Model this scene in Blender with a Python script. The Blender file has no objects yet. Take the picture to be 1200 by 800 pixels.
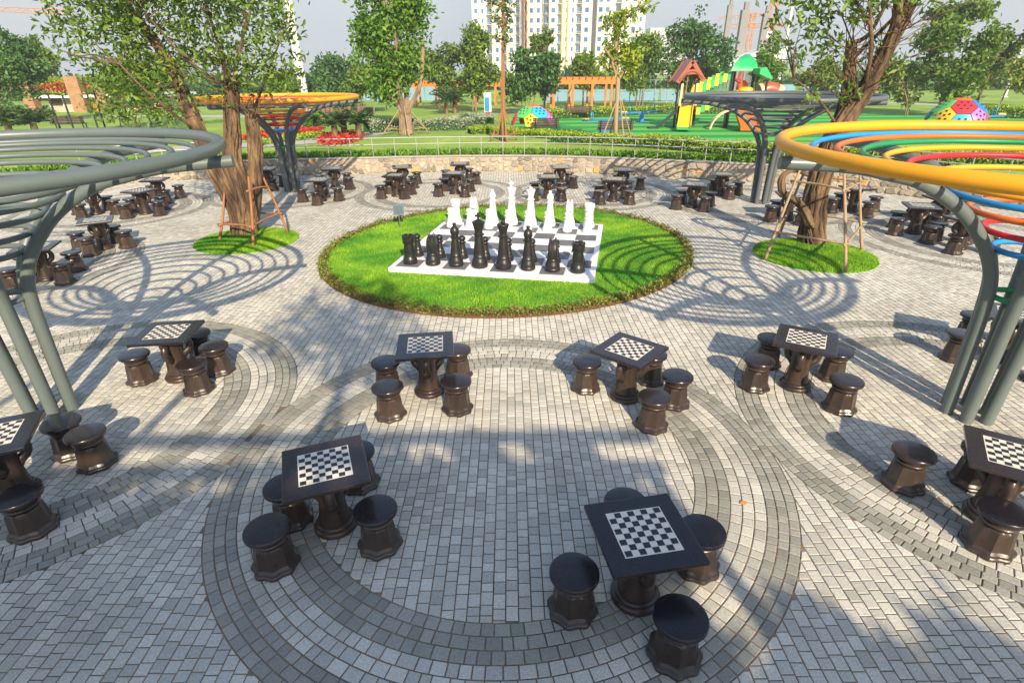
import bpy, math, random
import numpy as np
from mathutils import Vector, Matrix
rnd = random.Random(7)
rng = np.random.default_rng(11)
S = bpy.context.scene
C = S.collection
PI = math.pi
R_ = math.radians

# ---------------------------------------------------------------- camera, sky, sun, exposure
CAM_H, FPX, PITCH, ROLL = 4.05, 640.8, R_(26.35), R_(-0.6)
_F = np.array([0, math.cos(PITCH), -math.sin(PITCH)])
_U0 = np.array([0, math.sin(PITCH), math.cos(PITCH)])
_R0 = np.array([1.0, 0, 0])
_R = math.cos(ROLL) * _R0 + math.sin(ROLL) * _U0
_U = -math.sin(ROLL) * _R0 + math.cos(ROLL) * _U0
cd = bpy.data.cameras.new('camera')
cd.sensor_width = 36.0
cd.lens = FPX / 1200 * 36
cd.clip_start = 0.1
cd.clip_end = 6000
cam = bpy.data.objects.new('camera', cd)
cam.matrix_world = Matrix(((_R[0], _U[0], -_F[0], 0), (_R[1], _U[1], -_F[1], 0), (_R[2], _U[2], -_F[2], CAM_H), (0, 0, 0, 1)))
C.objects.link(cam)
S.camera = cam

SUN_EL, SUN_AZ = R_(29), R_(-15)          # light travels towards +y, a little to the left
w = bpy.data.worlds.new('World')
S.world = w
w.use_nodes = True
nt = w.node_tree
sky = nt.nodes.new('ShaderNodeTexSky')
sky.sky_type = 'NISHITA'
sky.sun_disc = False
sky.sun_elevation = SUN_EL
sky.sun_rotation = R_(180 - 15)
sky.air_density = 1.0
sky.dust_density = 1.0
sky.ozone_density = 1.5
bg = nt.nodes['Background']
bg.inputs['Strength'].default_value = 0.15
# hazy air: towards the horizon, all round, the sky pales to one grey blue
_tc = nt.nodes.new('ShaderNodeTexCoord')
_sx = nt.nodes.new('ShaderNodeSeparateXYZ')
nt.links.new(_tc.outputs['Generated'], _sx.inputs[0])
_mr = nt.nodes.new('ShaderNodeMapRange')
_mr.interpolation_type = 'SMOOTHSTEP'
_mr.inputs['From Min'].default_value = 0.02
_mr.inputs['From Max'].default_value = 0.55
_mr.inputs['To Min'].default_value = 1.0
_mr.inputs['To Max'].default_value = 0.0
nt.links.new(_sx.outputs['Z'], _mr.inputs['Value'])
_mx = nt.nodes.new('ShaderNodeMix')
_mx.data_type = 'RGBA'
nt.links.new(_mr.outputs['Result'], _mx.inputs['Factor'])
nt.links.new(sky.outputs['Color'], _mx.inputs['A'])
_mx.inputs['B'].default_value = (2.25, 2.58, 2.83, 1)
nt.links.new(_mx.outputs['Result'], bg.inputs['Color'])
sl = bpy.data.lights.new('sun', 'SUN')
sl.energy = 5.0
sl.angle = R_(0.55)
sl.color = (1.0, 0.825, 0.59)
so = bpy.data.objects.new('sun', sl)
_d = Vector((math.sin(SUN_AZ) * math.cos(SUN_EL), math.cos(SUN_AZ) * math.cos(SUN_EL), -math.sin(SUN_EL)))
so.rotation_euler = _d.to_track_quat('-Z', 'Y').to_euler()
so.location = (6, -20, 20)
C.objects.link(so)
S.view_settings.view_transform = 'Standard'
S.view_settings.look = 'None'
S.view_settings.exposure = 0.80
S.view_settings.gamma = 1.0


def ray(px, py):
    return _F + (px - 600) / FPX * _R - (py - 400) / FPX * _U


def gp(px, py, z=0.0):
    """point of the level z that the photograph shows at this pixel"""
    d = ray(px, py)
    t = (z - CAM_H) / d[2]
    return np.array([d[0] * t, d[1] * t, z])


def at(px, py, Y):
    d = ray(px, py)
    t = Y / d[1]
    return np.array([d[0] * t, Y, CAM_H + d[2] * t])


# ---------------------------------------------------------------- materials
def mat(name, col, rough=0.7, var=0.0, scale=6.0, bump=0.0, bscale=None, metal=0.0, coat=0.0, attr=None, col2=None, spec=0.5, stretch=None, transl=0.0, rand=False, stain=None, rvar=0.0):
    m = bpy.data.materials.new(name)
    m.use_nodes = True
    t = m.node_tree
    N, L = t.nodes, t.links
    b = N['Principled BSDF']
    b.inputs['Roughness'].default_value = rough
    b.inputs['Metallic'].default_value = metal
    b.inputs['Specular IOR Level'].default_value = spec
    if coat:
        b.inputs['Coat Weight'].default_value = coat
        b.inputs['Coat Roughness'].default_value = 0.12
    c = (*col, 1)
    c2 = (*(col2 if col2 else col), 1)
    tc = N.new('ShaderNodeTexCoord')
    vec = tc.outputs['Object']
    if stretch:
        mp = N.new('ShaderNodeMapping')
        mp.inputs['Scale'].default_value = stretch
        L.new(vec, mp.inputs['Vector'])
        vec = mp.outputs['Vector']
    base = None
    mix = N.new('ShaderNodeMix')
    mix.data_type = 'RGBA'
    mix.inputs['A'].default_value = c
    mix.inputs['B'].default_value = c2
    if attr:
        a = N.new('ShaderNodeAttribute')
        a.attribute_name = attr
        L.new(a.outputs['Fac'], mix.inputs['Factor'])
    elif rand:
        oi = N.new('ShaderNodeObjectInfo')
        L.new(oi.outputs['Random'], mix.inputs['Factor'])
    elif col2:
        n0 = N.new('ShaderNodeTexNoise')
        n0.inputs['Scale'].default_value = scale * 0.35
        n0.inputs['Detail'].default_value = 4
        L.new(vec, n0.inputs['Vector'])
        rp = N.new('ShaderNodeMapRange')
        rp.inputs['From Min'].default_value = 0.38
        rp.inputs['From Max'].default_value = 0.62
        L.new(n0.outputs['Fac'], rp.inputs['Value'])
        L.new(rp.outputs['Result'], mix.inputs['Factor'])
    else:
        mix.inputs['Factor'].default_value = 0
    base = mix.outputs['Result']
    if stain:
        sc, lo, hi, tint = stain
        ns = N.new('ShaderNodeTexNoise')
        ns.inputs['Scale'].default_value = sc
        ns.inputs['Detail'].default_value = 5
        ns.inputs['Roughness'].default_value = 0.65
        L.new(tc.outputs['Object'], ns.inputs['Vector'])
        rs = N.new('ShaderNodeMapRange')
        rs.inputs['From Min'].default_value = lo
        rs.inputs['From Max'].default_value = hi
        L.new(ns.outputs['Fac'], rs.inputs['Value'])
        ms = N.new('ShaderNodeMix')
        ms.data_type = 'RGBA'
        ms.blend_type = 'MULTIPLY'
        ms.inputs['B'].default_value = (*tint, 1)
        L.new(rs.outputs['Result'], ms.inputs['Factor'])
        L.new(base, ms.inputs['A'])
        base = ms.outputs['Result']
    if var > 0:
        n1 = N.new('ShaderNodeTexNoise')
        n1.inputs['Scale'].default_value = scale
        n1.inputs['Detail'].default_value = 6
        n1.inputs['Roughness'].default_value = 0.7
        L.new(vec, n1.inputs['Vector'])
        r1 = N.new('ShaderNodeMapRange')
        r1.inputs['From Min'].default_value = 0.25
        r1.inputs['From Max'].default_value = 0.75
        r1.inputs['To Min'].default_value = 1 - var
        r1.inputs['To Max'].default_value = 1 + var
        L.new(n1.outputs['Fac'], r1.inputs['Value'])
        vm = N.new('ShaderNodeVectorMath')
        vm.operation = 'SCALE'
        L.new(base, vm.inputs[0])
        L.new(r1.outputs['Result'], vm.inputs['Scale'])
        base = vm.outputs['Vector']
    L.new(base, b.inputs['Base Color'])
    if rvar:
        nr = N.new('ShaderNodeTexNoise')
        nr.inputs['Scale'].default_value = 3.5
        nr.inputs['Detail'].default_value = 6
        nr.inputs['Roughness'].default_value = 0.7
        L.new(tc.outputs['Object'], nr.inputs['Vector'])
        rr_ = N.new('ShaderNodeMapRange')
        rr_.inputs['From Min'].default_value = 0.35
        rr_.inputs['From Max'].default_value = 0.65
        rr_.inputs['To Min'].default_value = rough - rvar
        rr_.inputs['To Max'].default_value = rough + rvar
        L.new(nr.outputs['Fac'], rr_.inputs['Value'])
        L.new(rr_.outputs['Result'], b.inputs['Roughness'])
    if bump > 0:
        n2 = N.new('ShaderNodeTexNoise')
        n2.inputs['Scale'].default_value = bscale or scale
        n2.inputs['Detail'].default_value = 8
        n2.inputs['Roughness'].default_value = 0.7
        L.new(vec, n2.inputs['Vector'])
        bp = N.new('ShaderNodeBump')
        bp.inputs['Strength'].default_value = bump
        bp.inputs['Distance'].default_value = 0.02 if bump < 0.8 else 0.07
        L.new(n2.outputs['Fac'], bp.inputs['Height'])
        L.new(bp.outputs['Normal'], b.inputs['Normal'])
    if transl > 0:
        tr = N.new('ShaderNodeBsdfTranslucent')
        L.new(base, tr.inputs['Color'])
        ms = N.new('ShaderNodeMixShader')
        ms.inputs['Fac'].default_value = transl
        L.new(b.outputs['BSDF'], ms.inputs[1])
        L.new(tr.outputs['BSDF'], ms.inputs[2])
        L.new(ms.outputs['Shader'], N['Material Output'].inputs['Surface'])
    return m


M = {}
M['paver'] = mat('granite_setts', (0.41, 0.405, 0.360), 0.80, 0.36, 60, 0.35, 70, attr='tone', col2=(0.64, 0.62, 0.54), stain=(0.6, 0.42, 0.72, (0.74, 0.73, 0.70)))
M['paver_dark'] = mat('slate_setts', (0.22, 0.225, 0.195), 0.75, 0.30, 50, 0.35, 60, attr='tone', col2=(0.37, 0.365, 0.315), stain=(0.6, 0.45, 0.7, (0.8, 0.78, 0.74)))
M['bed'] = mat('joint_sand', (0.24, 0.175, 0.115), 0.95, 0.35, 9, 0.2, 80, stain=(0.5, 0.42, 0.62, (0.42, 0.44, 0.47)))
M['dark'] = mat('dark_polished_stone', (0.030, 0.020, 0.016), 0.34, 0.25, 14, 0.12, 30, coat=0.12, col2=(0.052, 0.034, 0.024), rvar=0.08, rand=True, stain=(7.0, 0.5, 0.7, (0.7, 0.7, 0.72)))
M['dark_top'] = mat('dark_polished_top', (0.013, 0.012, 0.017), 0.27, 0.12, 10, 0.02, 40, coat=0.12, rvar=0.05, rand=True, col2=(0.030, 0.021, 0.020))
M['inlay_white'] = mat('inlay_white', (0.72, 0.68, 0.58), 0.4, 0.08, 30)
M['inlay_dark'] = mat('inlay_dark', (0.020, 0.019, 0.024), 0.35)
M['steel'] = mat('grey_painted_steel', (0.115, 0.145, 0.138), 0.40, 0.06, 3, 0.0, coat=0.1)
M['steel_dark'] = mat('dark_grey_steel', (0.095, 0.112, 0.120), 0.45, 0.06, 3)
M['rail'] = mat('galvanised_rail', (0.42, 0.42, 0.43), 0.45, 0.08, 5, metal=0.3)
for n, c in dict(orange_rim=(0.78, 0.36, 0.018), blue=(0.02, 0.27, 0.62), orange=(0.72, 0.16, 0.03), green=(0.01, 0.26, 0.09), yellow=(0.80, 0.38, 0.02), red=(0.55, 0.025, 0.03)).items():
    M['p_' + n] = mat('paint_' + n, c, 0.42, 0.07, 4, spec=0.35)
M['grass'] = mat('grass_blade', (0.035, 0.24, 0.010), 0.6, attr='tone', col2=(0.33, 0.56, 0.022), transl=0.3)
M['turf'] = mat('turf_soil', (0.05, 0.23, 0.010), 0.9, 0.35, 1.6, 0.5, 60, col2=(0.20, 0.38, 0.02))
M['park'] = mat('park_lawn', (0.18, 0.33, 0.035), 0.95, 0.30, 0.6, 0.4, 30, col2=(0.30, 0.41, 0.06), stain=(6.0, 0.35, 0.7, (0.7, 0.8, 0.6)))
M['edge_leaf'] = mat('edging_leaf', (0.12, 0.085, 0.03), 0.55, attr='tone', col2=(0.28, 0.35, 0.04), transl=0.2)
M['soil'] = mat('soil', (0.11, 0.055, 0.03), 0.95, 0.3, 12, 0.4, 40)
M['leaf'] = mat('leaf_green', (0.036, 0.105, 0.014), 0.5, attr='tone', col2=(0.25, 0.38, 0.040), transl=0.32)
M['leaf_bright'] = mat('leaf_bright', (0.055, 0.17, 0.012), 0.5, attr='tone', col2=(0.20, 0.36, 0.03), transl=0.32)
M['leaf_dark'] = mat('leaf_dark', (0.022, 0.085, 0.020), 0.55, attr='tone', col2=(0.11, 0.24, 0.045), transl=0.22)
M['leaf_yellow'] = mat('leaf_yellow', (0.13, 0.27, 0.012), 0.5, attr='tone', col2=(0.38, 0.40, 0.025), transl=0.32)
M['leaf_olive'] = mat('leaf_olive', (0.09, 0.17, 0.03), 0.6, attr='tone', col2=(0.22, 0.25, 0.06), transl=0.25)
M['leaf_grey'] = mat('leaf_grey', (0.18, 0.25, 0.14), 0.7, attr='tone', col2=(0.46, 0.52, 0.36), transl=0.2)
M['leaf_hedge'] = mat('leaf_hedge', (0.13, 0.26, 0.012), 0.6, attr='tone', col2=(0.46, 0.56, 0.03), transl=0.25)
M['leaf_strap'] = mat('leaf_strap', (0.06, 0.21, 0.015), 0.5, attr='tone', col2=(0.28, 0.50, 0.04), transl=0.25)
M['leaf_cycad'] = mat('leaf_cycad', (0.025, 0.075, 0.018), 0.5, attr='tone', col2=(0.08, 0.16, 0.035), transl=0.15)
M['flower_red'] = mat('flower_red', (0.40, 0.025, 0.018), 0.6, attr='tone', col2=(0.66, 0.07, 0.03), transl=0.15)
M['flower_yellow'] = mat('flower_yellow', (0.22, 0.32, 0.02), 0.6, attr='tone', col2=(0.50, 0.46, 0.03), transl=0.15)
M['bark'] = mat('bark', (0.070, 0.042, 0.024), 0.9, 0.45, 10, 0.9, 24, col2=(0.23, 0.145, 0.075), stretch=(1, 1, 0.35))
M['bark_pale'] = mat('bark_pale', (0.19, 0.13, 0.085), 0.9, 0.3, 5, 0.6, 12, col2=(0.30, 0.22, 0.15), stretch=(1, 1, 0.4))
M['stake'] = mat('stake_wood', (0.30, 0.13, 0.055), 0.8, 0.3, 8, 0.4, 25, stretch=(1, 1, 0.3))
M['stake_pale'] = mat('stake_pale', (0.33, 0.23, 0.13), 0.8, 0.3, 8, 0.4, 25, stretch=(1, 1, 0.3))
M['white'] = mat('white_paint', (0.80, 0.80, 0.80), 0.4, 0.04, 6)
M['white_piece'] = mat('white_plastic', (0.66, 0.66, 0.65), 0.5, 0.06, 5)
M['black_piece'] = mat('black_plastic', (0.018, 0.017, 0.017), 0.36, 0.1, 6)
M['tile_dark'] = mat('tile_dark', (0.10, 0.105, 0.115), 0.6, 0.2, 8, rand=True, col2=(0.15, 0.15, 0.155))
M['tile_white'] = mat('tile_white', (0.78, 0.78, 0.79), 0.5, 0.05, 8, rand=True, col2=(0.70, 0.70, 0.70))
M['stone'] = mat('wall_stone', (0.17, 0.155, 0.13), 0.85, 0.30, 9, 0.5, 20, attr='tone', col2=(0.45, 0.395, 0.31))
M['stone_rust'] = mat('wall_stone_rust', (0.55, 0.30, 0.12), 0.85, 0.22, 9, 0.5, 20)
M['mortar'] = mat('mortar', (0.36, 0.31, 0.24), 0.95, 0.15, 9, 0.4, 40)
M['coping'] = mat('coping_stone', (0.36, 0.34, 0.31), 0.85, 0.2, 6, 0.3, 30)
M['path'] = mat('path_concrete', (0.42, 0.40, 0.38), 0.9, 0.12, 3)
M['timber'] = mat('orange_timber', (0.62, 0.175, 0.025), 0.65, 0.18, 3, 0.1, 12)
M['brown'] = mat('brown_slats', (0.060, 0.033, 0.024), 0.6, 0.2, 6)
M['log'] = mat('log_wood', (0.20, 0.11, 0.075), 0.85, 0.3, 7, 0.5, 14)
M['black_metal'] = mat('black_metal', (0.02, 0.02, 0.022), 0.5)
M['turf_a'] = mat('play_turf_dark', (0.0, 0.27, 0.05), 0.9, 0.12, 20, 0.3, 60)
M['turf_b'] = mat('play_turf_light', (0.11, 0.44, 0.06), 0.9, 0.12, 20, 0.3, 60)
for n, c in dict(green=(0.02, 0.38, 0.12), lime=(0.10, 0.55, 0.12), blue=(0.02, 0.20, 0.60), sky=(0.03, 0.40, 0.75), yellow=(0.80, 0.48, 0.02), orange=(0.80, 0.16, 0.02), red=(0.58, 0.03, 0.04), purple=(0.48, 0.16, 0.50), brick=(0.33, 0.08, 0.045), tan=(0.60, 0.45, 0.25)).items():
    M['k_' + n] = mat('play_' + n, c, 0.4, 0.05, 4)
M['tower'] = mat('tower_render', (0.60, 0.57, 0.53), 0.9, 0.05, 0.3)
M['tower_b'] = mat('tower_balcony', (0.50, 0.46, 0.41), 0.9, 0.05, 0.3)
M['glass'] = mat('window_glass', (0.03, 0.09, 0.20), 0.25, 0.0, rand=True, col2=(0.08, 0.19, 0.36))
M['recess'] = mat('recess_shade', (0.06, 0.065, 0.075), 0.8)  # dark tone that carries the shade of the tower's recesses
M['crane'] = mat('crane_paint', (0.62, 0.25, 0.06), 0.6)
M['crane_y'] = mat('hoist_paint', (0.68, 0.42, 0.05), 0.6)
M['concrete'] = mat('concrete', (0.22, 0.22, 0.22), 0.9, 0.15, 1.0)
M['pale_block'] = mat('pale_block', (0.55, 0.54, 0.54), 0.9, 0.04, 0.2)
M['roof_white'] = mat('roof_white', (0.66, 0.66, 0.66), 0.6, 0.05, 0.5)
M['roof_dark'] = mat('roof_dark', (0.11, 0.12, 0.13), 0.7)
M['hoarding'] = mat('hoarding_blue', (0.13, 0.30, 0.42), 0.7, 0.12, 0.2, col2=(0.28, 0.42, 0.50))
M['house_wall'] = mat('house_wall', (0.40, 0.37, 0.31), 0.9, 0.1, 1.5)
M['house_col'] = mat('house_column', (0.34, 0.19, 0.10), 0.8, 0.3, 2.5)
M['door'] = mat('door_teal', (0.05, 0.10, 0.10), 0.5)
M['lamp'] = mat('lamp_white', (0.75, 0.76, 0.77), 0.45)
M['sign_blue'] = mat('sign_blue', (0.015, 0.22, 0.42), 0.4)
M['sign_slate'] = mat('sign_slate', (0.02, 0.075, 0.15), 0.5)
M['sign_pale'] = mat('sign_pale', (0.035, 0.07, 0.09), 0.6)


# ---------------------------------------------------------------- mesh builder
def unit(v):
    v = np.asarray(v, float)
    n = np.linalg.norm(v)
    return v / n if n > 1e-9 else v


class MB:
    def __init__(s):
        s.v, s.f, s.m = [], [], []

    def add(s, vs, fs, mi=0):
        o = len(s.v)
        s.v.extend([tuple(map(float, p)) for p in vs])
        s.f.extend([tuple(i + o for i in q) for q in fs])
        s.m.extend([mi] * len(fs))
        return s

    def box(s, c, d, rz=0.0, mi=0, top=1.0):
        hx, hy, hz = d[0] / 2, d[1] / 2, d[2] / 2
        ca, sa = math.cos(rz), math.sin(rz)
        vs = []
        for z, k in ((-hz, 1.0), (hz, top)):
            for x, y in ((-hx, -hy), (hx, -hy), (hx, hy), (-hx, hy)):
                x, y = x * k, y * k
                vs.append((c[0] + x * ca - y * sa, c[1] + x * sa + y * ca, c[2] + z))
        return s.add(vs, [(3, 2, 1, 0), (4, 5, 6, 7), (0, 1, 5, 4), (1, 2, 6, 5), (2, 3, 7, 6), (3, 0, 4, 7)], mi)

    def beam(s, a, b, wd, ht, mi=0):
        a, b = np.array(a, float), np.array(b, float)
        t = unit(b - a)
        u = np.cross(t, (0, 0, 1.0))
        u = unit(u) if np.linalg.norm(u) > 1e-3 else np.array([1.0, 0, 0])
        n = np.cross(u, t)
        vs = []
        for p in (a, b):
            for i, j in ((-1, -1), (1, -1), (1, 1), (-1, 1)):
                vs.append(p + u * wd / 2 * i + n * ht / 2 * j)
        return s.add(vs, [(3, 2, 1, 0), (4, 5, 6, 7), (0, 1, 5, 4), (1, 2, 6, 5), (2, 3, 7, 6), (3, 0, 4, 7)], mi)

    def tube(s, pts, rad, n=8, closed=False, mi=0, cap=True):
        P = np.array(pts, float)
        k = len(P)
        rad = np.full(k, rad) if np.isscalar(rad) else np.array(rad, float)
        if closed:
            T = np.roll(P, -1, 0) - np.roll(P, 1, 0)
        else:
            T = np.gradient(P, axis=0)
        T /= np.linalg.norm(T, axis=1)[:, None] + 1e-12
        u = np.cross(T[0], (0, 0, 1.0))
        if np.linalg.norm(u) < 1e-2:
            u = np.array([1.0, 0, 0])
        u = unit(u)
        vs = []
        for i in range(k):
            u = unit(u - T[i] * (u @ T[i]))
            w_ = np.cross(T[i], u)
            for j in range(n):
                a = 2 * PI * j / n
                vs.append(P[i] + rad[i] * (u * math.cos(a) + w_ * math.sin(a)))
        fs = []
        for i in range(k if closed else k - 1):
            i2 = (i + 1) % k
            for j in range(n):
                j2 = (j + 1) % n
                fs.append((i * n + j, i * n + j2, i2 * n + j2, i2 * n + j))
        if not closed and cap:
            fs.append(tuple(range(n - 1, -1, -1)))
            fs.append(tuple((k - 1) * n + j for j in range(n)))
        return s.add(vs, fs, mi)

    def lathe(s, prof, n=20, c=(0, 0, 0), mi=0, mod=None):
        vs, fs = [], []
        for r, z in prof:
            for j in range(n):
                a = 2 * PI * j / n
                q = r * (mod(a, z) if mod else 1)
                vs.append((c[0] + q * math.cos(a), c[1] + q * math.sin(a), c[2] + z))
        k = len(prof)
        for i in range(k - 1):
            for j in range(n):
                j2 = (j + 1) % n
                fs.append((i * n + j, i * n + j2, (i + 1) * n + j2, (i + 1) * n + j))
        fs.append(tuple(range(n - 1, -1, -1)))
        fs.append(tuple((k - 1) * n + j for j in range(n)))
        return s.add(vs, fs, mi)

    def prism(s, poly, y0, y1, mi=0, M3=None):
        """poly in x,z extruded along y"""
        n = len(poly)
        vs = [(x, y0, z) for x, z in poly] + [(x, y1, z) for x, z in poly]
        if M3 is not None:
            vs = [tuple(M3 @ Vector(v)) for v in vs]
        fs = [tuple(range(n)), tuple(range(2 * n - 1, n - 1, -1))]
        fs += [(i, i + n, (i + 1) % n + n, (i + 1) % n) for i in range(n)]
        return s.add(vs, fs, mi)

    def build(s, name, mats, parent=None, smooth=False, loc=None, attrs=None, bevel=0):
        me = bpy.data.meshes.new(name)
        me.from_pydata(s.v, [], s.f)
        if not isinstance(mats, (list, tuple)):
            mats = [mats]
        for m in mats:
            me.materials.append(m)
        if len(mats) > 1:
            me.polygons.foreach_set('material_index', s.m)
        if smooth:
            me.polygons.foreach_set('use_smooth', [True] * len(s.f))
            if smooth is not True:
                try:
                    me.set_sharp_from_angle(angle=R_(smooth))
                except Exception:
                    pass
        me.update()
        o = bpy.data.objects.new(name, me)
        C.objects.link(o)
        if parent is not None:
            o.parent = parent
        if loc is not None:
            o.location = loc
        if bevel:
            b = o.modifiers.new('bevel', 'BEVEL')
            b.width = bevel
            b.segments = 2
            b.limit_method = 'ANGLE'
        return o


def np_mesh(name, V, faces_n, mats, tone=None, parent=None, midx=None, smooth=False):
    """V (k,3); faces_n (f,n) int array"""
    me = bpy.data.meshes.new(name)
    V = np.asarray(V, np.float32)
    F = np.asarray(faces_n, np.int32)
    me.vertices.add(len(V))
    me.vertices.foreach_set('co', V.ravel())
    nf, n = F.shape
    me.loops.add(nf * n)
    me.loops.foreach_set('vertex_index', F.ravel())
    me.polygons.add(nf)
    me.polygons.foreach_set('loop_start', np.arange(nf, dtype=np.int32) * n)
    me.polygons.foreach_set('loop_total', np.full(nf, n, np.int32))
    if not isinstance(mats, (list, tuple)):
        mats = [mats]
    for m in mats:
        me.materials.append(m)
    if midx is not None:
        me.polygons.foreach_set('material_index', np.asarray(midx, np.int32))
    if smooth:
        me.polygons.foreach_set('use_smooth', np.ones(nf, bool))
    me.update(calc_edges=True)
    if tone is not None:
        a = me.attributes.new('tone', 'FLOAT', 'POINT')
        a.data.foreach_set('value', np.asarray(tone, np.float32))
    me.validate()
    o = bpy.data.objects.new(name, me)
    C.objects.link(o)
    if parent is not None:
        o.parent = parent
    return o


def tag(o, label=None, cat=None, group=None, kind=None):
    if label: o['label'] = label
    if cat: o['category'] = cat
    if group: o['group'] = group
    if kind: o['kind'] = kind
    return o


def thing(name, label, cat, loc=(0, 0, 0), rz=0.0, group=None):
    o = bpy.data.objects.new(name, None)
    o.empty_display_size = 0.2
    C.objects.link(o)
    o.location = [float(q) for q in loc]
    o.rotation_euler = (0, 0, rz)
    return tag(o, label, cat, group)


KIDS = {}


def dup(root, loc, rz, label, group=None):
    r = root.copy()
    C.objects.link(r)
    r.location = [float(q) for q in loc]
    r.rotation_euler = (0, 0, rz)
    r['label'] = label
    if group: r['group'] = group
    if root.name not in KIDS:
        KIDS[root.name] = list(root.children)
    for ch in KIDS[root.name]:
        c = ch.copy()
        C.objects.link(c)
        c.parent = r
        for g in list(ch.children):
            d = g.copy()
            C.objects.link(d)
            d.parent = c
    return r


def spline(pts, n):
    """Catmull-Rom through pts, n samples per span"""
    P = np.array(pts, float)
    Q = np.vstack([2 * P[0] - P[1], P, 2 * P[-1] - P[-2]])
    out = []
    for i in range(1, len(Q) - 2):
        for t in np.linspace(0, 1, n, endpoint=False):
            a, b, c, d = Q[i - 1], Q[i], Q[i + 1], Q[i + 2]
            out.append(0.5 * (2 * b + (c - a) * t + (2 * a - 5 * b + 4 * c - d) * t * t + (3 * b - a - 3 * c + d) * t ** 3))
    out.append(P[-1])
    return np.array(out)


def leaves(name, Pc, size, m, parent=None, up=0.35, fold=0.18, aspect=0.5, tone=None, dirs=None):
    """one mesh of diamond leaves (4 vertices, 2 triangles each) at the points Pc"""
    n = len(Pc)
    size = np.broadcast_to(size, (n,)) * rng.uniform(0.65, 1.3, n)
    d = rng.normal(size=(n, 3)) if dirs is None else dirs + rng.normal(size=(n, 3)) * 0.25
    d /= np.linalg.norm(d, axis=1)[:, None]
    nn = rng.normal(size=(n, 3)) * (1 - up)
    nn[:, 2] += up * 1.6
    side = np.cross(d, nn)
    side /= np.linalg.norm(side, axis=1)[:, None] + 1e-9
    nrm = np.cross(side, d)
    L = size[:, None]
    a = Pc
    b = Pc + d * L * 0.5 + side * L * aspect * 0.5 + nrm * L * fold
    c = Pc + d * L
    e = Pc + d * L * 0.5 - side * L * aspect * 0.5 + nrm * L * fold
    V = np.stack([a, b, c, e], 1).reshape(-1, 3)
    i = np.arange(n, dtype=np.int32)[:, None] * 4
    F = np.concatenate([i + np.array([[0, 1, 2]]), i + np.array([[0, 2, 3]])], 0)
    if tone is None:
        tone = rng.beta(1.6, 1.8, n)
    return np_mesh(name, V, F, m, np.repeat(tone, 4), parent)


# ================================================================ THE SETTING
LAWN_Z = 0.68
WALL = spline([(-27, -25), (-27, 0), (-24.5, 12), (-20.5, 19.5), (-17.0, 22.6), (-14.2, 23.85), (-11.1, 24.65), (-7.44, 25.0), (-3.74, 25.35), (0.08, 25.3), (3.77, 24.5), (7.1, 23.2), (9.72, 22.1), (12.65, 20.3), (14.6, 18.3), (16.3, 15.6), (17.6, 11), (18.2, 4), (18.2, -25)], 6)
RINGS = [(-0.12, 5.14, 3.15), (-6.15, 6.11, 3.10), (6.20, 5.68, 3.20), (-2.61, 20.6, 3.05), (2.97, 20.5, 3.0), (8.40, 18.50, 3.1), (-8.30, 21.2, 3.0), (12.0, 13.9, 3.05), (-13.3, 18.4, 3.0), (-12.2, 12.4, 3.05)]
trace = [(375, 308), (385, 330), (410, 348), (440, 359), (480, 366.5), (540, 372), (600, 374), (660, 371), (720, 359), (770, 337), (800, 315), (811, 298), (800, 277), (770, 263), (730, 253), (690, 247.5), (640, 244), (560, 244.5), (480, 254), (430, 268), (395, 286)]
LC = np.array([-0.12, 13.7])
_g = np.array([gp(*q)[:2] for q in trace]) - LC
_th = np.arctan2(_g[:, 1], _g[:, 0])
_A = np.stack([np.ones_like(_th), np.cos(_th), np.sin(_th), np.cos(2 * _th), np.sin(2 * _th)], 1)
_co = np.linalg.lstsq(_A, np.hypot(_g[:, 0], _g[:, 1]), rcond=None)[0]


def lawn_r(th):
    th = np.asarray(th)
    return _co[0] + _co[1] * np.cos(th) + _co[2] * np.sin(th) + _co[3] * np.cos(2 * th) + _co[4] * np.sin(2 * th)


def in_lawn(x, y, k=1.0, off=0.0):
    dx, dy = x - LC[0], y - LC[1]
    return np.hypot(dx, dy) < lawn_r(np.arctan2(dy, dx)) * k + off


def pip(px, py, poly):
    ins = np.zeros(len(px), bool)
    x0, y0 = poly[:, 0], poly[:, 1]
    x1, y1 = np.roll(x0, -1), np.roll(y0, -1)
    for a, b, c, d in zip(x0, y0, x1, y1):
        if b == d: continue
        cr = ((b > py) != (d > py)) & (px < (c - a) * (py - b) / (d - b) + a)
        ins ^= cr
    return ins


ISLANDS = [(-7.1, 14.45, 1.32, 1.22), (7.28, 12.68, 1.36, 1.32)]

# ---- plaza bed, one sheet inside the wall
nW = len(WALL)
mb = MB()
mb.add([(x, y, -0.0075) for x, y in WALL], [tuple(range(nW))[::-1]])
plaza = mb.build('plaza_pavement', M['bed'])
tag(plaza, kind='structure')

# ---- setts
polys, ptone, pdark = [], [], []


def clip(poly, n, d):
    """keep the side n.x <= d"""
    out = []
    k = len(poly)
    for i in range(k):
        a, b = poly[i], poly[(i + 1) % k]
        da, db = n[0] * a[0] + n[1] * a[1] - d, n[0] * b[0] + n[1] * b[1] - d
        if da <= 0: out.append(a)
        if da * db < 0:
            t = da / (da - db)
            out.append((a[0] + (b[0] - a[0]) * t, a[1] + (b[1] - a[1]) * t))
    return out


def seen(x, y):
    return (np.abs(x) < 1.02 * y + 6.0) & (y > 0.9)


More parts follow.
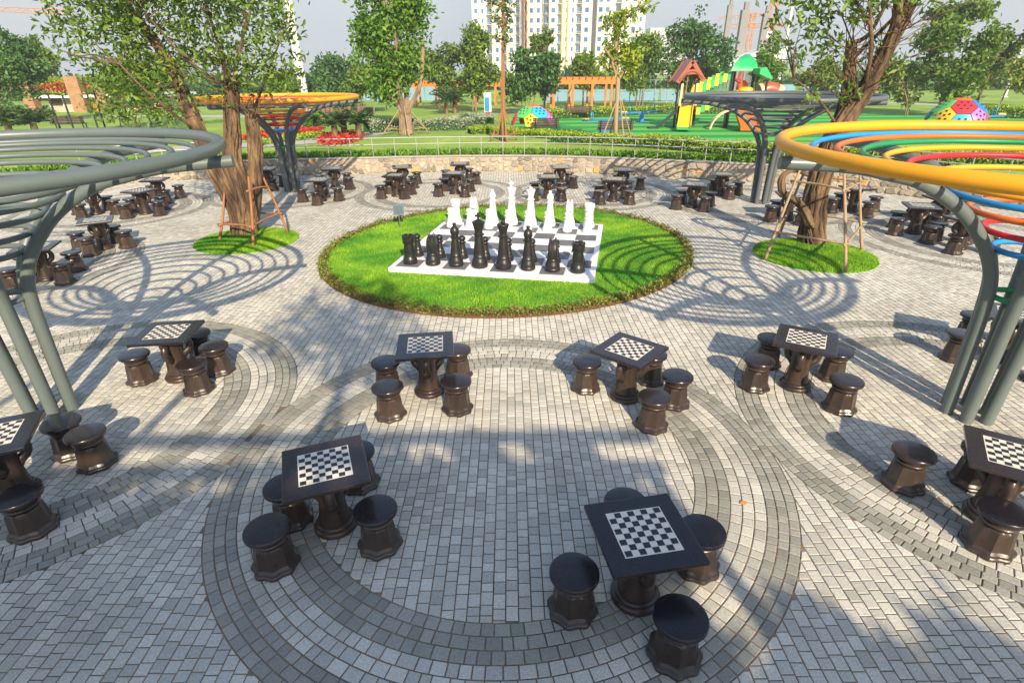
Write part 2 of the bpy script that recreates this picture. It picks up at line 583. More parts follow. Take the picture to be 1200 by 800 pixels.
ROWW = 0.108
xs = np.arange(-22, 20, ROWW)
rows = []
for x0 in xs:
    ln = rng.uniform(0.085, 0.155, 250)
    ys = 0.6 + rng.uniform(0, 0.15) + np.concatenate([[0], np.cumsum(ln)])
    rows.append(np.stack([np.full(250, x0), ys[:-1], ys[1:]], 1))
rows = np.concatenate(rows)
cx, cy = rows[:, 0] + ROWW / 2, (rows[:, 1] + rows[:, 2]) / 2
keep = seen(cx, cy) & (cy < 26) & pip(cx, cy, WALL) & ~in_lawn(cx, cy, 1.0, -0.2)
for ix, iy, ia, ib in ISLANDS:
    keep &= ((cx - ix) / ia) ** 2 + ((cy - iy) / ib) ** 2 > 0.85
rows, cx, cy = rows[keep], cx[keep], cy[keep]
CH = 0.12
dark_edge = np.ones(len(rows), bool)
for (x0, ya, yb), mx, my in zip(rows, cx, cy):
    g = 0.0055
    poly = [(x0 + g, ya + g), (x0 + ROWW - g, ya + g), (x0 + ROWW - g, yb - g), (x0 + g, yb - g)]
    ok = True
    ringed = False
    for rx, ry, R in RINGS:
        d = math.hypot(mx - rx, my - ry)
        ri = R - 1.0
        if d < ri - CH and not ringed:
            ringed = True
            break
        if d > R + CH: continue
        n = ((mx - rx) / d, (my - ry) / d)
        nd = n[0] * rx + n[1] * ry
        if d < (R + ri) / 2:          # inside disc edge
            poly = clip(poly, n, nd + ri - g)
            ringed = True
        else:
            poly = clip(poly, (-n[0], -n[1]), -(nd + R + g))
        if len(poly) < 3:
            ok = False
        break_it = ringed
        if not ok or break_it: break
    if not ok: continue
    P_ = np.array(poly)
    a = 0.5 * abs(np.dot(P_[:, 0], np.roll(P_[:, 1], -1)) - np.dot(P_[:, 1], np.roll(P_[:, 0], -1)))
    if a < 0.0012: continue
    polys.append(poly)
    ptone.append(0)
    pdark.append(0)
for k, (rx, ry, R) in enumerate(RINGS):
    q_ = [0, .10, .20, .30, .415, .53, .645, .763, .881, 1.0]
    bands = [(R - q_[i], R - q_[i + 1], 0 if 3 <= i < 6 else 1) for i in range(9)]
    for ro, ri, dk in bands:
        n = int(2 * PI * ro / 0.125)
        ph = rnd.random()
        ed = np.cumsum(rng.uniform(0.7, 1.3, n))
        ed = np.concatenate([[0], ed / ed[-1]]) * 2 * PI + ph
        for j in range(n):
            a0, a1 = ed[j], ed[j + 1]
            am, rm = (a0 + a1) / 2, (ro + ri) / 2
            x, y = rx + rm * math.cos(am), ry + rm * math.sin(am)
            if not seen(x, y) or any(math.hypot(x - q[0], y - q[1]) < q[2] + 0.02 for q in RINGS[:k]) or in_lawn(x, y, 1, -0.2):
                continue
            if not pip(np.array([x]), np.array([y]), WALL)[0]: continue
            g = 0.006
            da = g / rm
            polys.append([(rx + r * math.cos(t), ry + r * math.sin(t)) for r, t in ((ri + g, a0 + da), (ro - g, a0 + da), (ro - g, a1 - da), (ri + g, a1 - da))])
            ptone.append(0)
            pdark.append(dk)
ctr = np.array([np.mean(p, 0) for p in polys])
near = np.argsort(np.hypot(ctr[:, 0], ctr[:, 1] - 0.3))
infr = []
for i in near:
    d = np.array([ctr[i, 0], ctr[i, 1], -CAM_H])
    z = d @ _F
    if abs(d @ _R / z) * FPX < 600 and abs(d @ _U / z) * FPX < 400: infr.append(i)
    if len(infr) >= 290: break
solo = set(infr)
vv, ff, tt, mm = [], [], [], []


def paver_geo(poly, tone):
    k = len(poly)
    c = np.mean(poly, 0)
    tx, ty, h = rnd.uniform(-.02, .02), rnd.uniform(-.02, .02), rnd.uniform(-.002, .002)
    vs = [(x, y, -0.02) for x, y in poly]
    for x, y in poly:
        q = 0.009 / (math.hypot(x - c[0], y - c[1]) + 1e-6)
        vs.append((x, y, h - 0.0028 + (x - c[0]) * tx + (y - c[1]) * ty))
    for x, y in poly:
        q = min(0.5, (0.006 + rnd.random() * 0.005) / (math.hypot(x - c[0], y - c[1]) + 1e-6))
        X, Y = x + (c[0] - x) * q, y + (c[1] - y) * q
        vs.append((X, Y, h + (X - c[0]) * tx + (Y - c[1]) * ty))
    fs = [tuple(range(2 * k, 3 * k))]
    for i in range(k):
        j = (i + 1) % k
        fs.append((k + i, k + j, 2 * k + j, 2 * k + i))
        fs.append((i, j, k + j, k + i))
    return vs, fs


for i, poly in enumerate(polys):
    P_ = np.array(poly)
    if np.dot(P_[:, 0], np.roll(P_[:, 1], -1)) - np.dot(P_[:, 1], np.roll(P_[:, 0], -1)) < 0:
        poly = poly[::-1]
    tone = rnd.betavariate(1.6, 1.4)
    vs, fs = paver_geo(poly, tone)
    m = M['paver_dark'] if pdark[i] else M['paver']
    if i in solo:
        me = bpy.data.meshes.new('paver')
        me.from_pydata(vs, [], fs)
        me.materials.append(m)
        at_ = me.attributes.new('tone', 'FLOAT', 'POINT')
        at_.data.foreach_set('value', [tone] * len(vs))
        o = bpy.data.objects.new('paver', me)
        C.objects.link(o)
        o.parent = plaza
    else:
        if ctr[i, 1] > 13:
            k = len(poly)
            fs = [f for f in fs if min(f) >= k]
        o0 = len(vv)
        vv.extend(vs)
        ff.extend([tuple(q + o0 for q in f) for f in fs])
        tt.extend([tone] * len(vs))
        mm.extend([pdark[i]] * len(fs))
me = bpy.data.meshes.new('paver_field')
me.from_pydata(vv, [], ff)
me.materials.append(M['paver'])
me.materials.append(M['paver_dark'])
me.polygons.foreach_set('material_index', mm)
me.attributes.new('tone', 'FLOAT', 'POINT').data.foreach_set('value', tt)
o = bpy.data.objects.new('paver_field', me)
C.objects.link(o)
o.parent = plaza
tag(o, kind='stuff')

# ---- park lawn: one sheet from the wall to the horizon, 0.68 m above the plaza
mb = MB()
vs, fs = [], []
cent = np.array([-4.0, 5.0])
for x, y in WALL:
    d = unit(np.array([x, y]) - cent)
    vs += [(x + d[0] * 0.06, y + d[1] * 0.06, LAWN_Z - 0.03)]
for rr in (40, 90, 250, 800, 3500):
    for x, y in WALL:
        d = unit(np.array([x, y]) - cent)
        b = np.array([x, y]) + d * 0.06
        t = rr if rr > 45 else 34
        q = cent + d * max(t, np.linalg.norm(b - cent) + 2)
        vs.append((q[0], q[1], LAWN_Z))
for lv in range(5):
    for i in range(nW):
        j = (i + 1) % nW
        fs.append((lv * nW + i, lv * nW + j, (lv + 1) * nW + j, (lv + 1) * nW + i))
mb.add(vs, fs)
ground = mb.build('park_ground', M['park'])
tag(ground, kind='structure')
# ---- the giant board's lawn and its edging
nl = 96
ths = np.linspace(0, 2 * PI, nl, endpoint=False)
mb = MB()
vs = [(LC[0], LC[1], 0.055)]
for k, z in ((0.5, 0.055), (0.962, 0.048), (1.0, 0.012), (1.0, -0.02)):
    for t in ths:
        r = lawn_r(t) * k
        vs.append((LC[0] + r * math.cos(t), LC[1] + r * math.sin(t), z))
fs = [(0, 1 + i, 1 + (i + 1) % nl) for i in range(nl)]
for lv in range(3):
    for i in range(nl):
        j = (i + 1) % nl
        fs.append((1 + lv * nl + i, 1 + (lv + 1) * nl + i, 1 + (lv + 1) * nl + j, 1 + lv * nl + j))
mb.add(vs, fs)
mound = mb.build('lawn_ground', [M['turf'], M['soil']], smooth=True)
mi = [0] * nl + [0] * nl + [1] * nl + [1] * nl
mound.data.polygons.foreach_set('material_index', mi)
tag(mound, kind='structure')


def grass(name, pts, z, hgt, m=None):
    n = len(pts)
    h = rng.uniform(0.6, 1.25, n) * hgt
    a = rng.uniform(0, 2 * PI, n)
    wd = 0.008
    lean = rng.normal(size=(n, 2)) * 0.45
    p0 = np.stack([pts[:, 0] - np.cos(a) * wd, pts[:, 1] - np.sin(a) * wd, z], 1)
    p1 = np.stack([pts[:, 0] + np.cos(a) * wd, pts[:, 1] + np.sin(a) * wd, z], 1)
    p2 = np.stack([pts[:, 0] + lean[:, 0] * h, pts[:, 1] + lean[:, 1] * h, z + h], 1)
    V = np.stack([p0, p1, p2], 1).reshape(-1, 3)
    F = np.arange(3 * n).reshape(n, 3)
    big = 0.5 + 0.45 * np.sin(pts[:, 0] * 1.9 + 1.3 * np.sin(pts[:, 1] * 1.1)) * np.sin(pts[:, 1] * 2.3 + 0.7) + 0.35 * np.sin(pts[:, 0] * 5.1 + 2 * np.sin(pts[:, 1] * 2.7)) * np.sin(pts[:, 1] * 6.3 + np.sin(pts[:, 0] * 3.1))
    tone = np.clip(big * 0.75 + rng.uniform(0, 0.5, n) - 0.12, 0, 1)
    return tag(np_mesh(name, V, F, m or M['grass'], np.repeat(tone, 3)), kind='stuff')


BC, BA, SQ = np.array([-0.07, 13.43]), R_(-11.0), 0.54
bu, bv = np.array([math.cos(BA), math.sin(BA)]), np.array([-math.sin(BA), math.cos(BA)])
n = 120000
th, rr = rng.uniform(0, 2 * PI, n), np.sqrt(rng.uniform(0, 1, n))
rad = lawn_r(th) * 0.965 * rr
gx, gy = LC[0] + rad * np.cos(th), LC[1] + rad * np.sin(th)
q = np.stack([(gx - BC[0]) * bu[0] + (gy - BC[1]) * bu[1], (gx - BC[0]) * bv[0] + (gy - BC[1]) * bv[1]], 1)
k_ = np.abs(q).max(1) > 4.62 / 2 - 0.02
g_ = grass('lawn_grass', np.stack([gx, gy], 1)[k_], np.full(k_.sum(), 0.045), 0.045)
# edging plants
n = 17000
th = rng.uniform(0, 2 * PI, n)
clump = 0.5 + 0.5 * np.sin(th * 61 + np.sin(th * 23) * 2)
rad = lawn_r(th) - 0.10 + rng.normal(0, 0.058, n)
z = 0.02 + rng.beta(1.5, 1.6, n) * (0.10 + 0.08 * clump)
Pc = np.stack([LC[0] + rad * np.cos(th), LC[1] + rad * np.sin(th), z], 1)
tone = np.clip(rng.beta(1.4, 1.4, n) * 0.75 + (z - 0.05) * 2.0 * (0.4 + 0.6 * np.sin(th * 3 + 4)), 0, 1)
e_ = leaves('edging_plants', Pc, 0.052, M['edge_leaf'], aspect=0.55, tone=tone)
tag(e_, kind='stuff')

# ---- giant chess board
board = thing('giant_chessboard', 'giant black and white chessboard slab lying on the round lawn', 'chessboard', (BC[0], BC[1], 0.0), BA)
mb = MB()
hw = 4 * SQ + 0.115
mb.add([(-hw, -hw, 0), (hw, -hw, 0), (hw, hw, 0), (-hw, hw, 0), (-hw, -hw, 0.146), (hw, -hw, 0.146), (hw, hw, 0.146), (-hw, hw, 0.146)], [(4, 5, 6, 7), (0, 1, 5, 4), (1, 2, 6, 5), (2, 3, 7, 6), (3, 0, 4, 7)])
mb.build('board_slab', M['white'], board)
mb = MB().box((0, 0, 0), (SQ - 0.012, SQ - 0.012, 0.012), top=0.985)
tmesh = {}
for i in range(8):
    for j in range(8):
        dk = (i + j) % 2 == 0
        if dk not in tmesh:
            o = MB().box((0, 0, 0), (SQ - 0.012, SQ - 0.012, 0.012), top=0.985).build('board_tile', M['tile_dark' if dk else 'tile_white'], board)
            tmesh[dk] = o.data
        else:
            o = bpy.data.objects.new('board_tile', tmesh[dk])
            C.objects.link(o)
            o.parent = board
        o.location = ((i - 3.5) * SQ, (j - 3.5) * SQ, 0.150)


# ---- chess pieces
def base_prof(r, k=1.0):
    return [(r * 0.94, 0), (r, 0.025), (r, 0.06), (r * 0.93, 0.075), (r * 0.96, 0.10), (r * 0.90, 0.15), (r * 0.76, 0.205), (r * 0.74, 0.225), (r * 0.76, 0.245), (r * 0.70, 0.262)]


def scale_prof(p, s):
    return [(r, z * s) for r, z in p]


def piece_meshes(col):
    m = M[col + '_piece']
    out = {}

    def reg(nm, parts):
        out[nm] = parts
    # pawn 0.53
    b = MB().lathe(scale_prof(base_prof(0.13), 0.72) + [(0.080, 0.24), (0.062, 0.345), (0.066, 0.35), (0.092, 0.362), (0.092, 0.378), (0.058, 0.392), (0.05, 0.41)], 18)
    h = MB().lathe([(0.03, 0.398), (0.062, 0.410), (0.080, 0.44), (0.085, 0.462), (0.080, 0.49), (0.060, 0.516), (0.03, 0.530), (0.008, 0.533)], 16)
    reg('pawn', [('body', b), ('head', h)])
    # rook 0.65
    b = MB().lathe(scale_prof(base_prof(0.165), 0.8) + [(0.124, 0.24), (0.112, 0.42), (0.108, 0.455), (0.136, 0.468), (0.138, 0.488), (0.118, 0.50), (0.118, 0.51)], 20)
    h = MB().lathe([(0.116, 0.508), (0.134, 0.518), (0.137, 0.60), (0.128, 0.603), (0.085, 0.604), (0.083, 0.585)], 20)
    for k in range(6):
        a = 2 * PI * k / 6 + 0.3
        h.box((0.112 * math.cos(a), 0.112 * math.sin(a), 0.620), (0.045, 0.09, 0.045), a)
    reg('rook', [('body', b), ('battlement', h)])
    # bishop 0.96
    b = MB().lathe(base_prof(0.165) + [(0.108, 0.34), (0.084, 0.55), (0.074, 0.615), (0.102, 0.63), (0.102, 0.648), (0.076, 0.66), (0.076, 0.672), (0.086, 0.68), (0.08, 0.69)], 20)
    h = MB().lathe([(0.06, 0.686), (0.088, 0.72), (0.099, 0.76), (0.092, 0.81), (0.066, 0.86), (0.032, 0.893), (0.024, 0.90)], 18)
    f = MB().lathe([(0.018, 0.894), (0.040, 0.910), (0.045, 0.93), (0.037, 0.952), (0.01, 0.96)], 12)
    reg('bishop', [('body', b), ('head', h), ('finial', f)])
    # queen 1.04
    b = MB().lathe(base_prof(0.178) + [(0.122, 0.34), (0.096, 0.56), (0.084, 0.68), (0.112, 0.695), (0.112, 0.715), (0.082, 0.728), (0.08, 0.745), (0.076, 0.76), (0.084, 0.80), (0.114, 0.90), (0.130, 0.945)], 20)
    c = MB().lathe([(0.126, 0.943), (0.133, 0.952), (0.124, 0.968), (0.06, 0.982), (0.024, 0.985)], 20)
    for k in range(8):
        a = 2 * PI * k / 8
        c.lathe([(0.016, 0.95), (0.020, 0.965), (0.012, 0.982)], 6, (0.1 * math.cos(a), 0.1 * math.sin(a), 0))
    f = MB().lathe([(0.02, 0.98), (0.044, 0.993), (0.050, 1.01), (0.042, 1.034), (0.01, 1.044)], 12)
    reg('queen', [('body', b), ('crown', c), ('finial', f)])
    # king 1.17
    b = MB().lathe(base_prof(0.182) + [(0.126, 0.34), (0.099, 0.56), (0.086, 0.70), (0.116, 0.716), (0.116, 0.736), (0.086, 0.75), (0.082, 0.77), (0.090, 0.82), (0.120, 0.93), (0.137, 0.985)], 20)
    c = MB().lathe([(0.134, 0.983), (0.138, 0.996), (0.120, 1.01), (0.05, 1.045), (0.03, 1.055)], 20)
    f = MB().box((0, 0, 1.115), (0.042, 0.042, 0.15)).box((0, 0, 1.125), (0.135, 0.0415, 0.040))
    reg('king', [('body', b), ('crown', c), ('cross', f)])
    # knight 0.73, muzzle towards +y
    b = MB().lathe(base_prof(0.168) + [(0.10, 0.30), (0.09, 0.315)], 20)
    poly = [(-0.115, 0.27), (0.10, 0.27), (0.085, 0.34), (0.045, 0.41), (0.055, 0.455), (0.13, 0.435), (0.155, 0.455), (0.162, 0.50), (0.13, 0.56), (0.085, 0.63), (0.045, 0.665), (-0.03, 0.655), (-0.10, 0.58), (-0.135, 0.47), (-0.14, 0.36)]
    h = MB()
    k = len(poly)
    lay = []
    for x, s in ((-0.098, 0.72), (-0.07, 0.95), (0.0, 1.0), (0.07, 0.95), (0.098, 0.72)):
        lay.append([(x, 0.0 + (py - 0.0) * s, 0.46 + (pz - 0.46) * (s if pz > 0.3 else 1)) for py, pz in poly])
    vs = [p for L_ in lay for p in L_]
    fs = [tuple(range(k))[::-1], tuple(range(4 * k, 5 * k))]
    for a in range(4):
        for i in range(k):
            j = (i + 1) % k
            fs.append((a * k + i, a * k + j, (a + 1) * k + j, (a + 1) * k + i))
    h.add(vs, fs)
    for sx in (-1, 1):
        h.lathe([(0.036, 0.0), (0.030, 0.04), (0.004, 0.10)], 8, (sx * 0.055, 0.01, 0.635))
    mane = MB()
    for i in range(7):
        t = i / 6
        mane.box((0, -0.145 + 0.02 * math.sin(t * PI) + max(0, t - .55) * .2, 0.33 + 0.31 * t), (0.05, 0.05, 0.036), 0, 0, 0.75)
    reg('knight', [('base', b), ('head', h), ('mane', mane)])
    made = {}
    for nm, parts in out.items():
        root = thing(f'chess_{nm}', '', 'chess piece')
        for pn, q in parts:
            q.build(pn, m, root, smooth=38)
        made[nm] = root
    return made


def sqpos(i, j):
    p = BC + bu * (i - 3.5) * SQ + bv * (j - 3.5) * SQ
    return (p[0], p[1], 0.157)


ORDER = ['rook', 'knight', 'bishop', 'king', 'queen', 'bishop', 'knight', 'rook']
SIDE = ['far left', 'left', 'left', '', '', 'right', 'right', 'far right']
for col, j0, j1, rot in (('black', 0, 1, 0.0), ('white', 7, 6, PI)):
    pm = piece_meshes(col)
    used = set()
    where = 'front row' if col == 'black' else 'back row'
    for i, nm in enumerate(ORDER):
        side = 'left' if i < 4 else 'right'
        if nm in ('king', 'queen'):
            lab = f"giant {col} {nm} with {'a cross' if nm == 'king' else 'a ball finial'} on top in the board's {where}"
        else:
            lab = f"giant {col} {nm} on the {side} half of the board's {where}"
        rz = BA + rot + rnd.uniform(-.12, .12)
        if nm in used:
            dup(pm[nm], sqpos(i, j0), rz, lab, f'{col} chess pieces on the giant board')
        else:
            used.add(nm)
            r = pm[nm]
            r.location = sqpos(i, j0)
            r.rotation_euler = (0, 0, rz)
            tag(r, lab, 'chess piece', f'{col} chess pieces on the giant board')
        nb = {'rook': f'the {side} {col} rook', 'knight': f'the {side} {col} knight', 'bishop': f'the {side} {col} bishop', 'king': f'the {col} king', 'queen': f'the {col} queen'}[nm]
        lab = f"small {col} pawn standing directly {'behind' if col == 'black' else 'in front of'} {nb}"
        if i == 0:
            r = pm['pawn']
            r.location = sqpos(i, j1)
            tag(r, lab, 'chess piece', f'{col} chess pieces on the giant board')
        else:
            dup(pm['pawn'], sqpos(i, j1), rnd.uniform(0, 6), lab, f'{col} chess pieces on the giant board')

# small sign on the lawn
p = gp(469, 267, 0.05)
sg = thing('lawn_sign', 'small slate blue sign on a thin post at the lawn edge', 'sign', (p[0], p[1], 0.03), R_(12))
MB().tube([(0, 0, 0), (0, 0, 0.46)], 0.016, 8).build('post', M['steel'], sg)
MB().add([(-0.15, 0, 0.40), (0.15, 0, 0.40), (0.15, 0.06, 0.66), (-0.15, 0.06, 0.66), (-0.15, 0.03, 0.39), (0.15, 0.03, 0.39), (0.15, 0.09, 0.65), (-0.15, 0.09, 0.65)], [(0, 1, 2, 3), (7, 6, 5, 4), (0, 4, 5, 1), (1, 5, 6, 2), (2, 6, 7, 3), (3, 7, 4, 0)]).build('panel', M['sign_slate'], sg)
MB().add([(-0.115, 0.003, 0.43), (0.115, 0.003, 0.43), (0.115, 0.051, 0.63), (-0.115, 0.051, 0.63)], [(0, 1, 2, 3)]).build('face', M['sign_pale'], sg)


# ---- tables and stools
def make_table():
    t = thing('chess_table', '', 'table')
    MB().box((0, 0, 0.730), (0.755, 0.755, 0.045)).box((0, 0, 0.700), (0.66, 0.66, 0.016)).build('tabletop', M['dark_top'], t, bevel=0.010)
    b = MB()
    q = 0.0565
    b.add([(-4.18 * q, -4.18 * q, 0.7545), (4.18 * q, -4.18 * q, 0.7545), (4.18 * q, 4.18 * q, 0.7545), (-4.18 * q, 4.18 * q, 0.7545)], [(0, 1, 2, 3)], 0)
    for i in range(8):
        for j in range(8):
            if (i + j) % 2 == 0:
                x, y = (i - 4) * q, (j - 4) * q
                b.add([(x + .001, y + .001, 0.7565), (x + q - .001, y + .001, 0.7565), (x + q - .001, y + q - .001, 0.7565), (x + .001, y + q - .001, 0.7565)], [(0, 1, 2, 3)], 1)
    b.build('checkerboard', [M['inlay_white'], M['inlay_dark']], t)
    MB().lathe([(0.155, 0.095), (0.150, 0.13), (0.135, 0.22), (0.125, 0.36), (0.128, 0.48), (0.145, 0.56), (0.175, 0.62), (0.20, 0.665), (0.205, 0.692)], 20, mod=lambda a, z: 1 + 0.05 * math.cos(6 * a + z * 9) * (0.12 < z < 0.66)).build('pedestal', M['dark'], t, smooth=60)
    MB().lathe([(0.190, 0), (0.208, 0.012), (0.210, 0.05), (0.195, 0.066), (0.182, 0.07), (0.186, 0.085), (0.178, 0.10), (0.158, 0.108)], 24).build('base', M['dark'], t, smooth=50)
    for s in (0, 1, 2):                                   # carved scrolls under the top
        a = s * 2 * PI / 3 + 0.5
        sc = MB()
        pts = []
        for k in range(14):
            u = k / 13
            ang = -PI / 2 + u * PI * 1.9
            rr = 0.105 - 0.055 * u
            pts.append((0.155 + rr * math.cos(ang) * 0.75, 0, 0.50 + rr * math.sin(ang) + 0.05 * u))
        pts = [(0.10, 0, 0.30), (0.125, 0, 0.36)] + pts
        P3 = [(x * math.cos(a), x * math.sin(a), z) for x, y, z in pts]
        sc.tube(P3, [0.035, 0.05] + [0.055 - 0.022 * k / 13 for k in range(14)], 8)
        sc.build('carved_scroll', M['dark'], t, smooth=True)
    return t


def make_stool():
    t = thing('round_stool', '', 'stool')
    MB().lathe([(0.150, 0.398), (0.190, 0.402), (0.2025, 0.410), (0.2025, 0.436), (0.196, 0.4455), (0.185, 0.448), (0.06, 0.4485)], 32).build('seat', M['dark_top'], t, smooth=40)
    MB().lathe([(0.122, 0.30), (0.132, 0.315), (0.150, 0.322), (0.154, 0.338), (0.146, 0.35), (0.128, 0.356), (0.126, 0.372), (0.140, 0.386), (0.146, 0.3985)], 24).build('neck', M['dark'], t, smooth=40)

    def md(a, z):
        o8 = math.cos(PI / 8) / math.cos((a % (PI / 4)) - PI / 8)
        if z > 0.29: return 1.0
        if z < 0.08: return 1 + 0.055 * math.cos(8 * a)
        return o8 * (1.0 + 0.02 * math.cos(8 * a))
    MB().lathe([(0.194, 0), (0.204, 0.008), (0.206, 0.034), (0.198, 0.046), (0.180, 0.056), (0.172, 0.082), (0.170, 0.10), (0.163, 0.17), (0.156, 0.24), (0.150, 0.285), (0.132, 0.296)], 48, mod=md).build('body', M['dark'], t, smooth=24)
    return t


TABLES = [  # x, y, angle, phrase, measured stool offsets (local frame) or (angle, radius)
    (-1.77, 4.09, 20.7, 'the large table left of the centre foreground', [(-.41, .24), (-.56, -.30), (.37, -.41), (.30, .54)]),
    (1.03, 3.23, 9.8, 'the table nearest the camera', [(-.56, -.02), (.10, -.55), (.66, .20), (.13, .66)]),
    (-1.17, 6.60, 6.7, 'the table just before the lawn left of centre', [(-.58, .17), (-.50, -.51), (.38, -.49), (.42, .40)]),
    (1.55, 6.41, -40.6, 'the diamond turned table just before the lawn', [(-.55, -.15), (.59, .27), (.60, -.39), (.05, .62)]),
    (-4.93, 7.09, 6.9, 'the table right of the grey pergola foot', [(-.53, -.02), (.41, -.43), (.52, .10), (.09, .61)]),
    (4.00, 6.65, -30.3, 'the table left of the colourful pergola foot', [(-.50, -.30), (.56, -.34), (.43, .52), (-.44, .51)]),
    (-5.35, 4.60, 25.0, 'the table at the left picture edge', [(.38, .60), (.68, .22), (.30, -.72), (-.6, -.1)]),
    (4.75, 4.12, -33.0, 'the table at the right picture edge', [(-.72, .10), (-.05, -.50), (-.10, .52), (.66, .1)]),
    (7.50, 7.40, -35.0, 'the table half hidden behind the colourful pergola foot', (0, 0.68)),
    (-10.57, 13.88, 30, 'the table beyond the grey pergola', (6, 0.6)),
    (-10.28, 11.53, 20, 'the table hidden behind the grey curved pipe', (66, 0.62)),
    (-12.50, 19.80, 10, 'the farthest table behind the left ring pergola', (48, 0.68)),
    (-11.80, 17.77, -15, 'the table left of the stump tree', (66, 0.62)),
    (-13.42, 17.80, 25, 'the table seen through the grey pipes at left', (0, 0.62)),
    (-9.49, 21.94, 0, 'the table behind the left tree by the wall', (42, 0.6)),
    (-6.83, 21.87, 8, 'the farther table right of the orange pergola foot', (66, 0.72)),
    (-6.65, 19.45, -5, 'the nearer table right of the orange pergola foot', (6, 0.6)),
    (-4.21, 22.12, 12, 'the farther table of the back left paved ring', (48, 0.68)),
    (-4.11, 20.16, -10, 'the nearer table of the back left paved ring', (36, 0.6)),
    (-2.00, 22.73, 4, 'the wall side table beyond the white rook', (66, 0.72)),
    (-2.04, 20.49, -6, 'the nearer table beyond the white knight', (36, 0.7)),
    (1.93, 21.71, 6, 'the farther table beyond the white queen', (48, 0.6)),
    (1.31, 19.57, 0, 'the nearer table beyond the white queen', (42, 0.68)),
    (4.18, 20.85, -8, 'the farther table beyond the right white rook', (6, 0.68)),
    (3.51, 18.94, -14, 'the nearer table beyond the right white rook', (42, 0.68)),
    (7.46, 19.71, -10, 'the farther table left of the dark pergola', (6, 0.62)),
    (5.91, 17.87, -22, 'the nearer table left of the dark pergola', (18, 0.62)),
    (8.19, 16.13, -12, 'the table behind the right tree trunk', (12, 0.6)),
    (10.62, 17.04, 5, 'the table seen between the right tree stakes', (6, 0.68)),
    (10.89, 14.53, -20, 'the first table under the colourful pergola rim', (12, 0.62)),
    (11.07, 13.12, 10, 'the nearest table seen under the colourful rings', (42, 0.62)),
    (12.13, 15.45, -5, 'the wall side table seen under the colourful rings', (30, 0.66)),
]
t0, s0 = make_table(), make_stool()
first = True
fs_ = True
for x, y, an, ph, st in TABLES:
    a = R_(an)
    nm = 'dark chess table with a checkered top, ' + ph
    lab = 'dark square chess table, ' + ph
    if first:
        t0.location = (x, y, 0)
        t0.rotation_euler = (0, 0, a)
        tag(t0, lab, 'table', 'chess tables on the plaza')
        first = False
    else:
        dup(t0, (x, y, 0), a, lab, 'chess tables on the plaza')
    if isinstance(st, tuple):
        q = [(x + (st[1] + rnd.uniform(-.04, .04)) * math.cos(R_(st[0]) + k * PI / 2), y + (st[1] + rnd.uniform(-.04, .04)) * math.sin(R_(st[0]) + k * PI / 2)) for k in range(4)]
    else:
        q = [(x + u * math.cos(a) - v * math.sin(a), y + u * math.sin(a) + v * math.cos(a)) for u, v in st]
    order = sorted(range(4), key=lambda k: q[k][1])
    names = {order[0]: 'nearest', order[3]: 'farthest'}
    mid = sorted(order[1:3], key=lambda k: q[k][0] / q[k][1])
    names[mid[0]], names[mid[1]] = 'leftmost', 'rightmost'
    mid4 = [k for k in order]
    for k in range(4):
        wd = {'nearest': 'on the near side of', 'farthest': 'on the far side of', 'leftmost': 'to the left of', 'rightmost': 'to the right of'}[names[k]]
        lab = f'round stool {wd} {ph}'
        assert len(lab.split()) <= 16, lab
        if fs_:
            s0.location = (*q[k], 0)
            tag(s0, lab, 'stool', 'round stools around the chess tables')
            fs_ = False
        else:
            dup(s0, (*q[k], 0), rnd.uniform(0, 3), lab, 'round stools around the chess tables')


# ================================================================ PERGOLAS
PROF = spline([(0.235, 0), (0.255, 0.75), (0.285, 1.5), (0.345, 1.85), (0.49, 2.15), (0.78, 2.50), (1.06, 2.72), (1.40, 2.90), (1.72, 2.98), (2.15, 3.06), (2.92, 3.10)], 4)


def prof_at(r):
    i = int(np.searchsorted(PROF[:, 0], r))
    i = min(max(i, 1), len(PROF) - 1)
    a, b = PROF[i - 1], PROF[i]
    t = (r - a[0]) / (b[0] - a[0])
    tg = unit(b - a)
    return a[1] + (b[1] - a[1]) * t, np.array([-tg[1], tg[0]])


def pergola(x, y, a0, label, seq, rim, stem_m, R=2.75, narm=6, hub=True):
    t = thing('ring_pergola', label, 'pergola', (x, y, 0), 0, 'trumpet shaped ring pergolas on the plaza')
    for k in range(narm):
        a = a0 + 2 * PI * k / narm
        MB().tube([(r * math.cos(a), r * math.sin(a), z) for r, z in PROF], 0.073, 12).build('stem', M[stem_m], t, smooth=50)
    th = np.linspace(0, 2 * PI, 97)[:-1]
    MB().tube([(R * math.cos(q), R * math.sin(q), 3.255) for q in th], 0.073, 12, closed=True).build('rim', M[rim], t, smooth=True)
    rr = [2.47, 2.20, 1.94, 1.69, 1.45, 1.22, 1.00, 0.80, 0.62, 0.47, 0.36]
    for r, cname in zip(rr, seq):
        z, n = prof_at(r)
        q = r + n[0] * 0.105
        zz = z + n[1] * 0.105
        if r < 0.4:
            q, zz = 0.24, 1.62
        MB().tube([(q * math.cos(v), q * math.sin(v), zz) for v in (th if r > 0.9 else th[::2])], 0.034, 8, closed=True).build('ring', M[cname], t, smooth=True)
    return t


